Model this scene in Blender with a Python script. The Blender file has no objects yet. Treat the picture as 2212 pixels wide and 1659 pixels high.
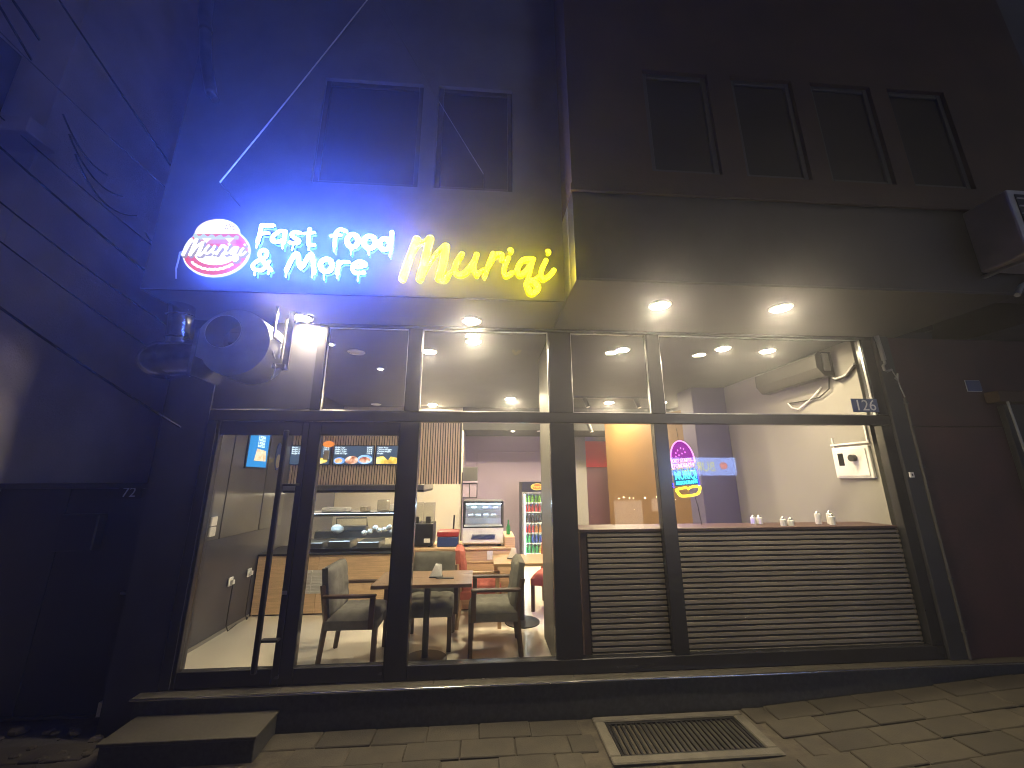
import bpy, bmesh, math, random
from mathutils import Vector, Matrix
random.seed(7)
R = math.radians
scene = bpy.context.scene
COL = scene.collection

# ---------------------------------------------------------------- camera
def cam_matrix(loc, yaw, pitch, roll):
    cy, sy, cp, sp, cr, sr = math.cos(yaw), math.sin(yaw), math.cos(pitch), math.sin(pitch), math.cos(roll), math.sin(roll)
    f0, r0, u0 = Vector((sy, cy, 0)), Vector((cy, -sy, 0)), Vector((0, 0, 1))
    f = f0*cp + u0*sp
    u = -f0*sp + u0*cp
    r2 = r0*cr + u*sr
    u2 = -r0*sr + u*cr
    m = Matrix((r2, u2, -f)).transposed().to_4x4()
    m.translation = loc
    return m
cd = bpy.data.cameras.new('camera')
cd.sensor_width = 36.0
cd.lens = 833/2212*36
cd.clip_start, cd.clip_end = 0.05, 500
cam = bpy.data.objects.new('camera', cd)
COL.objects.link(cam)
cam.matrix_world = cam_matrix(Vector((0, -3.8, 1.95)), R(4.3), R(13.9), R(-0.2))
scene.camera = cam

# ---------------------------------------------------------------- night sky, faint town light, exposure
w = bpy.data.worlds.new('World'); scene.world = w; w.use_nodes = True
nt = w.node_tree; bg = nt.nodes['Background']
sky = nt.nodes.new('ShaderNodeTexSky'); sky.sky_type = 'NISHITA'; sky.sun_disc = False
sky.sun_elevation = R(-4); sky.sun_rotation = R(142)
nt.links.new(sky.outputs[0], bg.inputs[0]); bg.inputs[1].default_value = 0.05
sd = bpy.data.lights.new('sun', 'SUN'); sd.energy = 0.012; sd.angle = R(25); sd.color = (1.0, .84, .6)
sun = bpy.data.objects.new('sun', sd); COL.objects.link(sun)
sun.rotation_euler = (R(58), 0, R(38))
vs = scene.view_settings
vs.view_transform = 'Standard'; vs.look = 'None'; vs.exposure = 2.0; vs.gamma = 1.0; vs.use_curve_mapping = False
cy = scene.cycles
cy.use_denoising = True
cy.max_bounces = 6; cy.diffuse_bounces = 3; cy.glossy_bounces = 3; cy.transmission_bounces = 3; cy.transparent_max_bounces = 16
cy.use_adaptive_sampling = True; cy.adaptive_threshold = .04; cy.adaptive_min_samples = 84; cy.filter_width = 1.0
cy.volume_bounces = 0; cy.sample_clamp_indirect = 6.0; cy.caustics_reflective = False; cy.caustics_refractive = False

# ---------------------------------------------------------------- materials
M = {}
def mat(name, col, rough=.6, metal=0.0, var=.12, scale=6.0, bump=0.0, bscale=60.0, stretch=(1, 1, 1), emit=None, estr=0.0, spec=.5, col2=None, rnd=0.0):
    m = bpy.data.materials.new(name); m.use_nodes = True
    t = m.node_tree; p = t.nodes['Principled BSDF']; n = t.nodes.new; L = t.links.new
    p.inputs['Roughness'].default_value = rough; p.inputs['Metallic'].default_value = metal
    p.inputs['Specular IOR Level'].default_value = spec
    tc = n('ShaderNodeTexCoord'); mp = n('ShaderNodeMapping'); mp.inputs['Scale'].default_value = stretch
    L(tc.outputs['Object'], mp.inputs[0])
    nz = n('ShaderNodeTexNoise'); nz.inputs['Scale'].default_value = scale; nz.inputs['Detail'].default_value = 6
    L(mp.outputs[0], nz.inputs['Vector'])
    cr = n('ShaderNodeValToRGB'); cr.color_ramp.elements[0].position = .3; cr.color_ramp.elements[1].position = .72
    c2 = col2 or tuple(min(1, c*(1+var)) for c in col)
    cr.color_ramp.elements[0].color = (*[c*(1-var) for c in col], 1) if not col2 else (*col, 1)
    cr.color_ramp.elements[1].color = (*c2, 1)
    L(nz.outputs['Fac'], cr.inputs[0])
    src = cr.outputs[0]
    if rnd:
        oi = n('ShaderNodeObjectInfo'); hs = n('ShaderNodeHueSaturation'); mr = n('ShaderNodeMapRange')
        mr.inputs['To Min'].default_value = 1-rnd; mr.inputs['To Max'].default_value = 1+rnd
        L(oi.outputs['Random'], mr.inputs['Value']); L(mr.outputs[0], hs.inputs['Value']); L(src, hs.inputs['Color'])
        src = hs.outputs[0]
    L(src, p.inputs['Base Color'])
    rr = n('ShaderNodeMapRange'); rr.inputs['To Min'].default_value = max(.02, rough-.08); rr.inputs['To Max'].default_value = min(1, rough+.1)
    L(nz.outputs['Fac'], rr.inputs['Value']); L(rr.outputs[0], p.inputs['Roughness'])
    if bump:
        b = n('ShaderNodeBump'); b.inputs['Strength'].default_value = bump; b.inputs['Distance'].default_value = .004
        n2 = n('ShaderNodeTexNoise'); n2.inputs['Scale'].default_value = bscale; n2.inputs['Detail'].default_value = 8
        L(mp.outputs[0], n2.inputs['Vector']); L(n2.outputs['Fac'], b.inputs['Height']); L(b.outputs[0], p.inputs['Normal'])
    if emit:
        p.inputs['Emission Color'].default_value = (*emit, 1); p.inputs['Emission Strength'].default_value = estr
    M[name] = m
    return m
def emis(name, col, s):
    m = bpy.data.materials.new(name); m.use_nodes = True; t = m.node_tree
    t.nodes.remove(t.nodes['Principled BSDF'])
    e = t.nodes.new('ShaderNodeEmission'); e.inputs[0].default_value = (*col, 1); e.inputs[1].default_value = s
    t.links.new(e.outputs[0], t.nodes['Material Output'].inputs[0]); M[name] = m
    m.cycles.emission_sampling = 'AUTO' if s >= 1.2 and name not in ('opp_text', 'opp_bun', 'opp_line', 'bulb') else 'NONE'
    return m
def glassmat(name, tint=(1, 1, 1), ior=1.5, rough=.0, dust=.0, refl=1.0):
    m = bpy.data.materials.new(name); m.use_nodes = True; t = m.node_tree; n = t.nodes.new; L = t.links.new
    t.nodes.remove(t.nodes['Principled BSDF'])
    tr = n('ShaderNodeBsdfTransparent'); tr.inputs[0].default_value = (*tint, 1)
    gl = n('ShaderNodeBsdfGlossy'); gl.inputs['Roughness'].default_value = rough
    fr = n('ShaderNodeFresnel'); fr.inputs[0].default_value = ior
    mu = n('ShaderNodeMath'); mu.operation = 'MULTIPLY'; mu.inputs[1].default_value = refl
    gm_ = n('ShaderNodeNewGeometry'); iv = n('ShaderNodeMath'); iv.operation = 'SUBTRACT'; iv.inputs[0].default_value = 1.0; L(gm_.outputs['Backfacing'], iv.inputs[1])
    m0 = n('ShaderNodeMath'); m0.operation = 'MULTIPLY'; L(fr.outputs[0], m0.inputs[0]); L(iv.outputs[0], m0.inputs[1])
    mx = n('ShaderNodeMixShader'); L(m0.outputs[0], mu.inputs[0]); L(mu.outputs[0], mx.inputs[0]); L(tr.outputs[0], mx.inputs[1]); L(gl.outputs[0], mx.inputs[2])
    out = mx.outputs[0]
    if dust:
        df = n('ShaderNodeBsdfDiffuse'); df.inputs[0].default_value = (.6, .6, .6, 1)
        nz = n('ShaderNodeTexNoise'); nz.inputs['Scale'].default_value = 3; nz.inputs['Detail'].default_value = 8
        ml = n('ShaderNodeMath'); ml.operation = 'MULTIPLY'; ml.inputs[1].default_value = dust
        tc = n('ShaderNodeTexCoord'); L(tc.outputs['Object'], nz.inputs['Vector']); L(nz.outputs['Fac'], ml.inputs[0])
        m2 = n('ShaderNodeMixShader'); L(ml.outputs[0], m2.inputs[0]); L(out, m2.inputs[1]); L(df.outputs[0], m2.inputs[2]); out = m2.outputs[0]
    L(out, t.nodes['Material Output'].inputs[0]); M[name] = m
    return m

mat('anthracite', (.030, .031, .034), .38, 0, .2, 5, .1, 120)
mat('anthracite_gloss', (.022, .022, .024), .22, 0, .15, 4)
mat('upper_plaster', (.085, .088, .10), .85, 0, .25, 2, .3, 70)
mat('signwall', (.19, .195, .215), .55, 0, .18, 2.2, .15, 90)
mat('soffit', (.05, .049, .044), .5, 0, .12, 1.5, .1, 80)
mat('plaster_brown', (.07, .042, .022), .85, 0, .25, 2.5, .5, 70)
mat('plaster_grey', (.11, .105, .10), .88, 0, .28, 1.6, .5, 60)
mat('plaster_nb', (.55, .50, .52), .9, 0, .25, 1.1, .6, 50)
mat('red_stone', (.05, .018, .016), .6, 0, .35, 3, .4, 40)
mat('dark_window', (.008, .009, .009), .4, 0, .1, 2, spec=.15)
mat('curtain', (.05, .055, .05), .9, 0, .25, 8, 0, 1, (6, 1, .3))
mat('granite', (.060, .055, .042), .42, 0, .35, 40, .1, 200)
mat('granite_face', (.05, .051, .047), .5, 0, .35, 30, .1, 200)
mat('chrome', (.75, .75, .72), .16, 1, .05, 20)
mat('steel', (.42, .42, .43), .3, 1, .15, 8, .1, 60)
mat('galv', (.60, .62, .66), .22, 1, .2, 9, .25, 14)
mat('fanpaint', (.22, .23, .215), .45, 0, .15, 6, .15, 60)
mat('paver', (.034, .029, .019), .85, 0, .34, 9, .7, 90, rnd=.22)
mat('asphalt', (.05, .048, .043), .9, 0, .35, 20, .8, 120)
mat('concrete', (.085, .078, .058), .85, 0, .25, 8, .7, 80)
mat('dirt', (.05, .042, .028), .95, 0, .5, 14, .9, 50)
mat('castiron', (.02, .02, .02), .5, .6, .3, 20, .4, 120)
mat('gate_green', (.020, .024, .022), .55, 0, .2, 5, .15, 90)
mat('black', (.012, .012, .013), .4, 0, .1)
mat('black_matte', (.020, .020, .021), .8, 0, .1)
mat('ceiling_black', (.012, .012, .011), .75, 0, .1, 3)
mat('cable_black', (.01, .01, .012), .6)
mat('cable_grey', (.22, .22, .22), .5); mat('cable_dim', (.045, .043, .04), .7); mat('wire_white', (.8, .8, .8), .5)
mat('white_plastic', (.78, .76, .72), .4, 0, .04)
mat('white_wall', (.265, .25, .22), .7, 0, .04, 2, .12, 120)
mat('cream_wall', (.55, .50, .40), .7, 0, .05, 2, .1, 100)
mat('lilac_wall', (.38, .31, .38), .75, 0, .06, 1.5, .1, 100)
mat('grey_wall', (.075, .073, .08), .22, 0, .1, 2.5)
mat('grey_wall_upper', (.12, .115, .105), .18, 0, .12, 2.5)
mat('yellow_wall', (.15, .078, .02), .5, 0, .08, 2)
mat('navy_wall', (.085, .075, .13), .5, 0, .1, 3)
mat('maroon', (.09, .035, .04), .5, 0, .1, 3)
mat('red_panel', (.62, .045, .04), .4, 0, .06)
mat('column_grey', (.10, .098, .09), .45, 0, .1, 3)
mat('floor_tile', (.80, .74, .62), .22, 0, .12, 1.6, 0, 1, (1, .35, 1))
mat('oak', (.70, .48, .28), .45, 0, .16, 7, .1, 30, (.6, .6, 9))
mat('oak_top', (.46, .29, .15), .38, 0, .22, 6, .1, 30, (.7, 9, 1))
mat('walnut_top', (.20, .125, .075), .3, 0, .25, 6, .1, 30, (.7, 9, 1))
mat('walnut', (.075, .042, .025), .4, 0, .3, 9, .1, 40, (1, 1, .2))
mat('slat_wood', (.60, .45, .33), .5, 0, .25, 10, .1, 40, (1, 1, .15), rnd=.12)
mat('slat_brown', (.32, .255, .20), .5, 0, .2, 8, .1, 40, (.2, 1, 1), rnd=.12)
mat('slat_end', (.07, .035, .028), .5, 0, .2, 8)
mat('fabric_grey', (.13, .125, .112), .95, 0, .2, 14, .6, 500)
mat('fabric_olive', (.145, .138, .11), .95, 0, .2, 14, .6, 500)
mat('fabric_red', (.42, .105, .07), .9, 0, .2, 14, .6, 500)
mat('paper', (.82, .80, .76), .8, 0, .05, 20, .3, 40)
mat('cardboard', (.55, .45, .3), .8, 0, .1)
mat('blue_plastic', (.03, .06, .22), .4); mat('red_plastic', (.40, .03, .03), .4)
mat('bun', (.65, .33, .10), .6, 0, .3, 20); mat('egg', (.82, .78, .72), .5, 0, .08, 30)
mat('food_brown', (.30, .15, .07), .6, 0, .4, 30, .6, 60)
mat('tray', (.30, .29, .28), .3, .9, .1)
mat('kraft', (.45, .38, .28), .7)
for n_, c_ in dict(lime=(.30, .55, .05), cola=(.05, .015, .01), redjuice=(.55, .03, .02), orange=(.75, .24, .03), green=(.05, .30, .08), blue=(.06, .10, .40), yellow=(.75, .52, .04)).items():
    mat('drink_'+n_, c_, .15, 0, .1, 10)
mat('plate_blue', (.06, .09, .19), .3); mat('plate_digits', (.55, .57, .6), .4)
mat('ac_dark', (.03, .028, .026), .35, 0, .06); mat('ac_out', (.42, .40, .36), .5, 0, .15, 4)
mat('terracotta', (.30, .18, .12), .8, 0, .2, 6, .4, 60)
emis('led_warm', (1.0, .80, .52), 560.0)
emis('led_front', (1.0, .80, .52), 205.0)
emis('led_soffit', (1.0, .82, .55), 230.0)
emis('led_small', (1.0, .82, .60), 60.0)
emis('hood_lamp', (1.0, .86, .62), 10.0)
emis('added_edge_blue', (.0004, .0004, 1.0), 25.0)  # blue glow for the strips added beside the neon sign
emis('led_cool', (.62, .80, 1.0), 16.0)
emis('fridge_led', (.55, .85, 1.0), 9.0)
emis('letter_white', (.06, .13, 1.0), 200.0)
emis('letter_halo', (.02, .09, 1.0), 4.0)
emis('letter_side', (.05, .16, 1.0), 0.05); emis('yellow_side', (1.0, .7, .001), 0.05)
emis('letter_yellow', (1.0, .76, .001), 20.0)
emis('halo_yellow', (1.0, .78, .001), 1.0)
emis('logo_bun', (1.0, .86, .62), 0.32); emis('logo_red', (.85, .10, .13), 0.24); emis('logo_white', (.95, .96, 1.0), 0.48)
emis('logo_grey', (.42, .38, .40), 0.20); emis('logo_green', (.55, .78, .55), 0.24); emis('logo_patty', (.80, .32, .30), 0.22); emis('logo_edge', (.6, .7, 1.0), 0.55)
emis('neon_pink', (1.0, .06, .85), 1.75); emis('neon_pinkwhite', (1.0, .22, .85), 0.9); emis('neon_cyan', (.02, .80, .95), 1.47); emis('neon_cyanwhite', (.06, .85, 1.0), 0.9); emis('neon_yellow', (1.0, .62, .02), 1.75)
emis('neon_board', (.6, .0, .62), 0.16); emis('neon_board_blue', (.0, .16, .42), 0.22); emis('neon_fill_blue', (.10, .04, 1.0), 120.0)
emis('screen_navy', (.035, .055, .085), 0.55); emis('screen_text', (.80, .92, 1.0), 0.75); emis('screen_blue', (.03, .22, .52), 0.45)
emis('logo_oval', (1.0, .12, .03), 0.6); emis('logo_oval_y', (1.0, .75, .15), 0.6); emis('screen_orange', (.75, .22, .03), 0.4)
emis('opp_sign', (.28, .42, .95), 6.0); emis('opp_text', (.60, .66, .22), 7.0); emis('opp_bun', (.9, .30, .2), 5.0); emis('opp_line', (.12, .14, .25), 3.0)
emis('opp_window', (1.0, .80, .62), 1.6); emis('bulb', (1.0, .78, .5), 60.0); emis('teal', (.05, .9, .85), 6.0)
def picmat(name, a, b, c, s=14, st=.5):
    m = bpy.data.materials.new(name); m.use_nodes = True; t = m.node_tree; n = t.nodes.new; L = t.links.new
    t.nodes.remove(t.nodes['Principled BSDF']); e = n('ShaderNodeEmission'); e.inputs[1].default_value = st
    tc = n('ShaderNodeTexCoord'); v = n('ShaderNodeTexNoise'); v.inputs['Scale'].default_value = s; v.inputs['Detail'].default_value = 4
    cr = n('ShaderNodeValToRGB'); el = cr.color_ramp.elements
    el[0].position = .35; el[0].color = (*a, 1); el[1].position = .65; el[1].color = (*c, 1); k = el.new(.5); k.color = (*b, 1)
    L(tc.outputs['Object'], v.inputs['Vector']); L(v.outputs['Fac'], cr.inputs[0]); L(cr.outputs[0], e.inputs[0])
    L(e.outputs[0], t.nodes['Material Output'].inputs[0]); M[name] = m; m.cycles.emission_sampling = 'NONE'
picmat('pic_waffle', (.25, .05, .02), (.65, .32, .18), (.85, .75, .70)); picmat('pic_fries', (.35, .18, .02), (.80, .52, .08), (.95, .78, .30), 10)
picmat('pic_sub', (.6, .3, .12), (.75, .55, .35), (.5, .6, .4), 18); picmat('pic_bluebowl', (.10, .25, .75), (.25, .45, .95), (.5, .7, 1), 5)
glassmat('shop_glass', (.95, .97, .96), 1.5, 0, .005, 1.1)
glassmat('case_glass', (.95, .97, .97), 1.45, 0, .05)
glassmat('clear_plastic', (.80, .80, .78), 1.4, .1, .25)

# ---------------------------------------------------------------- mesh builder
class MB:
    def __init__(s): s.b = bmesh.new()
    def box(s, x0, x1, y0, y1, z0, z1, bev=0.0, seg=1):
        vs = [s.b.verts.new((x, y, z)) for x in (x0, x1) for y in (y0, y1) for z in (z0, z1)]
        fs = [(0, 1, 3, 2), (4, 6, 7, 5), (0, 4, 5, 1), (2, 3, 7, 6), (0, 2, 6, 4), (1, 5, 7, 3)]
        ff = [s.b.faces.new([vs[i] for i in f]) for f in fs]
        if bev:
            es = list({e for f in ff for e in f.edges})
            bmesh.ops.bevel(s.b, geom=es, offset=bev, segments=seg, affect='EDGES', profile=.5)
        return s
    def prism(s, pts, axis, a, b):
        # polygon pts (2D) extruded along axis from a to b
        def P(p, h):
            return {'y': (p[0], h, p[1]), 'x': (h, p[0], p[1]), 'z': (p[0], p[1], h)}[axis]
        A = [s.b.verts.new(P(p, a)) for p in pts]; B = [s.b.verts.new(P(p, b)) for p in pts]
        n = len(pts)
        s.b.faces.new(A); s.b.faces.new(B[::-1])
        for i in range(n): s.b.faces.new([A[i], B[i], B[(i+1) % n], A[(i+1) % n]])
        return s
    def tube(s, pts, r, n=8, r2=None, cap=True):
        pts = [Vector(p) for p in pts]; rings = []
        ref = None
        for i, p in enumerate(pts):
            t = (pts[min(i+1, len(pts)-1)] - pts[max(i-1, 0)]).normalized()
            if ref is None:
                ref = Vector((0, 0, 1)) if abs(t.z) < .9 else Vector((1, 0, 0))
            u = t.cross(ref).normalized(); v = u.cross(t).normalized(); ref = v
            rr = r if r2 is None else r + (r2-r)*i/(len(pts)-1)
            rings.append([s.b.verts.new(p + u*rr*math.cos(2*math.pi*k/n) + v*rr*math.sin(2*math.pi*k/n)) for k in range(n)])
        for a, b in zip(rings, rings[1:]):
            for k in range(n): s.b.faces.new([a[k], a[(k+1) % n], b[(k+1) % n], b[k]])
        if cap:
            s.b.faces.new(rings[0][::-1]); s.b.faces.new(rings[-1])
        return s
    def lathe(s, prof, n=16, c=(0, 0, 0)):
        rings = [[s.b.verts.new((c[0]+r*math.cos(2*math.pi*k/n), c[1]+r*math.sin(2*math.pi*k/n), c[2]+z)) for k in range(n)] for r, z in prof]
        for a, b in zip(rings, rings[1:]):
            for k in range(n): s.b.faces.new([a[k], a[(k+1) % n], b[(k+1) % n], b[k]])
        s.b.faces.new(rings[0][::-1]); s.b.faces.new(rings[-1])
        return s
    def ball(s, c, r, sc=(1, 1, 1), u=12, v=8):
        m = Matrix.Translation(c) @ Matrix.Diagonal((*[r*k for k in sc], 1))
        bmesh.ops.create_uvsphere(s.b, u_segments=u, v_segments=v, radius=1, matrix=m)
        return s
    def stroke(s, pts, r, y, d, n=10, smooth=True):
        # rounded brush stroke in the XZ plane at depth y, half depth d
        P = [Vector((p[0], 0, p[1])) for p in pts]
        if smooth and len(P) > 2:
            Q = []
            closed = (P[0]-P[-1]).length < 1e-3
            for i in range(len(P)-1):
                p0 = P[i-1] if i else (P[-2] if closed else P[0]); p1, p2 = P[i], P[i+1]
                p3 = P[i+2] if i+2 < len(P) else (P[1] if closed else P[-1])
                for k in range(4):
                    t = k/4
                    Q.append(.5*((2*p1)+(p2-p0)*t+(2*p0-5*p1+4*p2-p3)*t*t+(3*p1-p0-3*p2+p3)*t**3))
            Q.append(P[-1]); P = Q
        T = [(P[min(i+1, len(P)-1)]-P[max(i-1, 0)]).normalized() for i in range(len(P))]
        st = [(P[0]-T[0]*r*c_, T[0], r*s_, s_) for c_, s_ in ((.98, .2), (.8, .6), (.45, .89))]
        st += [(p, t, r, 1) for p, t in zip(P, T)]
        st += [(P[-1]+T[-1]*r*c_, T[-1], r*s_, s_) for c_, s_ in ((.45, .89), (.8, .6), (.98, .2))]
        rings = []
        for p, t, rr, q in st:
            nn = Vector((-t.z, 0, t.x)); ring = []
            for k in range(n):
                a = 2*math.pi*k/n; ca, sa = math.cos(a), math.sin(a)
                ca = math.copysign(abs(ca)**.7, ca); sa = math.copysign(abs(sa)**.7, sa)
                v = p + nn*rr*ca; ring.append(s.b.verts.new((v.x, y+d*q*sa, v.z)))
            rings.append(ring)
        for a, b in zip(rings, rings[1:]):
            for k in range(n): s.b.faces.new([a[k], a[(k+1) % n], b[(k+1) % n], b[k]])
        s.b.faces.new(rings[0][::-1]); s.b.faces.new(rings[-1])
        return s
    def cushion(s, sx, sy, h, tx=3, ty=3, n=14, dip=.018):
        # tufted pad centred on the origin, thickness h from z=0
        def H(u, v):
            e = (1-abs(u)**6)*(1-abs(v)**6)
            d = 0
            for i in range(1, tx): d = max(d, math.exp(-((u-(-1+2*i/tx))/.07)**2))
            for j in range(1, ty): d = max(d, math.exp(-((v-(-1+2*j/ty))/.07)**2))
            return h*(.55+.45*e**.5) - dip*d*e
        g = {}
        for i in range(n+1):
            for j in range(n+1):
                u, v = -1+2*i/n, -1+2*j/n
                g[i, j] = s.b.verts.new((sx/2*u*(1-.03*v*v), sy/2*v*(1-.03*u*u), H(u, v)))
        lo = {}
        for i in range(n+1):
            for j in range(n+1):
                if i in (0, n) or j in (0, n):
                    u, v = -1+2*i/n, -1+2*j/n
                    lo[i, j] = s.b.verts.new((sx/2*u*.97, sy/2*v*.97, 0))
        for i in range(n):
            for j in range(n): s.b.faces.new([g[i, j], g[i+1, j], g[i+1, j+1], g[i, j+1]])
        loop = [(i, 0) for i in range(n)]+[(n, j) for j in range(n)]+[(i, n) for i in range(n, 0, -1)]+[(0, j) for j in range(n, 0, -1)]
        for a, b in zip(loop, loop[1:]+loop[:1]): s.b.faces.new([lo[a], lo[b], g[b], g[a]])
        s.b.faces.new([lo[a] for a in loop][::-1])
        return s
    def mesh(s, name):
        bmesh.ops.recalc_face_normals(s.b, faces=s.b.faces)
        me = bpy.data.meshes.new(name); s.b.to_mesh(me); s.b.free()
        return me
ORG = {}
def put(name, me, m, parent=None, smooth=False, shift=True):
    """Link mesh data as ONE object. Coordinates are world ones unless the thing is built in its own frame."""
    if isinstance(me, MB): me = me.mesh(name)
    org = ORG.get(parent.name) if parent else None
    if org is not None and shift: me.transform(Matrix.Translation(-org))
    if not me.materials: me.materials.append(M[m])
    if smooth:
        for f in me.polygons: f.use_smooth = True
        try: me.set_sharp_from_angle(angle=R(40))
        except Exception: pass
    o = bpy.data.objects.new(name, me); COL.objects.link(o)
    if parent: o.parent = parent
    if org is not None: ORG[o.name] = org
    return o
def thing(name, label, cat, loc=(0, 0, 0), group=None, rz=0.0, local=False):
    o = bpy.data.objects.new(name, None); COL.objects.link(o); o.empty_display_size = .1
    o.location = loc; o.rotation_euler.z = rz
    o['label'] = label; o['category'] = cat
    if group: o['group'] = group
    if not local: ORG[o.name] = Vector(loc)
    return o
def tag(o, label, cat, group=None):
    o['label'] = label; o['category'] = cat
    if group: o['group'] = group
    return o
def struct(name, me, m, smooth=False):
    o = put(name, me, m, None, smooth); o['kind'] = 'structure'
    return o
def box(name, m, parent, x0, x1, y0, y1, z0, z1, bev=.004, seg=1):
    return put(name, MB().box(x0, x1, y0, y1, z0, z1, bev, seg), m, parent)
def tube(name, m, parent, pts, r, n=8, r2=None):
    return put(name, MB().tube(pts, r, n, r2), m, parent, True)
def dup(o, parent=None):
    c = o.copy(); COL.objects.link(c); c.parent = parent
    for ch in o.children: dup(ch, c)
    return c
def text_mesh(body, size, extrude=.002, align='LEFT', sx=1.0, shear=0.0, offset=0.0):
    cu = bpy.data.curves.new('lettering', 'FONT'); cu.body = body; cu.size = size; cu.extrude = extrude
    cu.align_x = align; cu.shear = shear; cu.offset = offset; cu.resolution_u = 3
    o = bpy.data.objects.new('lettering_tmp', cu); COL.objects.link(o)
    dg = bpy.context.evaluated_depsgraph_get(); dg.update()
    me = bpy.data.meshes.new_from_object(o.evaluated_get(dg)); bpy.data.objects.remove(o)
    me.materials.clear()
    me.transform(Matrix.Diagonal((sx, 1, 1, 1)))
    return me
def text(name, body, m, parent, x, y, z, size, extrude=.002, align='LEFT', face='-y', sx=1.0, rot=0.0, shear=0.0, offset=0.0):
    me = text_mesh(body, size, extrude, align, sx, shear, offset)
    r = {'-y': Matrix.Rotation(R(90), 4, 'X'), '+x': Matrix.Rotation(R(90), 4, 'Z') @ Matrix.Rotation(R(90), 4, 'X'), '+y': Matrix.Rotation(R(180), 4, 'Z') @ Matrix.Rotation(R(90), 4, 'X')}[face]
    me.transform(Matrix.Translation((x, y, z)) @ r @ Matrix.Rotation(rot, 4, 'Z'))
    return put(name, me, m, parent)
def sag(a, b, s, n=14):
    a, b = Vector(a), Vector(b)
    return [a.lerp(b, i/n) - Vector((0, 0, s*4*(i/n)*(1-i/n))) for i in range(n+1)]

HAZE, HG = .014, .86
# ================================================================ SETTING: ground, pavement
def gz(x): return .05 + min(max(0, x-2.0), 6)*.062
xs = [-30, 2.0, 8.0, 30]
b = MB()
top = [[b.b.verts.new((x, y, gz(x)-.028)) for x in xs] for y in (-30, 30)]
for i in range(3): b.b.faces.new([top[0][i], top[0][i+1], top[1][i+1], top[1][i]])
struct('street_ground', b, 'asphalt')
pavement = struct('pavement', MB().prism([(-5.2, -.05), (2.0, -.05), (6.4, .2228), (6.4, gz(6.4)-.012), (2.0, .038), (-5.2, .038)], 'y', -2.32, -.125), 'dirt')
ORG['pavement'] = Vector((0, 0, 0))
GX0, GX1, GY0, GY1 = .92, 2.17, -.68, -.14      # concrete surround of the drain
pm = MB().box(-.1975, .1975, -.0965, .0965, -.03, .0, .006, 1).mesh('paver'); pm.materials.append(M['paver'])
hm = MB().box(-.0965, .0965, -.0965, .0965, -.03, .0, .006, 1).mesh('paver_half'); hm.materials.append(M['paver'])
rowy = -.225
for r in range(10):
    yc = rowy - .2*r
    x = -4.2 + (.2 if r % 2 else 0) + (.07*(r % 3))
    while x < 6.2:
        inside = GX0-.2 < x < GX1+.2 and yc > GY0-.09
        on_step = -2.72 < x < -1.46 and yc > -.48
        if not inside and not on_step:
            o = bpy.data.objects.new('paver', pm); COL.objects.link(o); o.parent = pavement
            o.location = (x+random.uniform(-.003, .003), yc+random.uniform(-.003, .003), gz(x)+random.uniform(-.005, .004))
            o.rotation_euler = (random.uniform(-.012, .012), (-math.atan(.062) if x > 2.1 else 0)+random.uniform(-.01, .01), random.uniform(-.006, .006))
        elif inside and not on_step:
            for dx in (-.1, .1):
                if not (GX0-.1 < x+dx < GX1+.1):
                    o = bpy.data.objects.new('paver', hm); COL.objects.link(o); o.parent = pavement
                    o.location = (x+dx, yc, gz(x)+random.uniform(-.004, .004))
        x += .4

# ---------------------------------------------------------------- drain grate
g = thing('drain_grate', 'black cast iron drain grate set in a pale concrete surround in the pavement', 'drain grate', (1.55, -.42, .05))
zt = .062
for n_, a in dict(a=(GX0, GX1, GY0, GY0+.075), b=(GX0, GX1, GY1-.065, GY1), c=(GX0, GX0+.085, GY0+.077, GY1-.067), d=(GX1-.085, GX1, GY0+.077, GY1-.067)).items():
    box('concrete_surround', 'concrete', g, a[0], a[1], a[2], a[3], -.04, zt, .008)
ix0, ix1, iy0, iy1 = GX0+.09, GX1-.09, GY0+.08, GY1-.07
f = MB().box(ix0, ix1, iy0, iy0+.018, .0, .052, .002).box(ix0, ix1, iy1-.018, iy1, 0, .052, .002).box(ix0, ix0+.018, iy0+.019, iy1-.019, 0, .052, .002).box(ix1-.018, ix1, iy0+.019, iy1-.019, 0, .052, .002)
put('grate_frame', f, 'castiron', g)
nb = 25
gm = MB().box(-.010, .010, iy0+.02+.42, iy1-.02+.42, -.0, .03, .003).mesh('grate_bar'); gm.materials.append(M['castiron'])
for i in range(nb):
    o = bpy.data.objects.new('grate_bar', gm); COL.objects.link(o); o.parent = g
    o.location = (ix0+.035+(ix1-ix0-.07)*i/(nb-1)-1.55, 0, -.03)
box('drain_pit', 'black_matte', g, ix0, ix1, iy0, iy1, -.3, -.02, 0)
box('paper_scrap', 'paper', g, 1.5, 1.85, -.60, -.46, .008, .016, .002)
M_blue = mat('paper_blue', (.30, .38, .48), .7)
g.children[-1].data.materials[0] = M['paper_blue']

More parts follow.
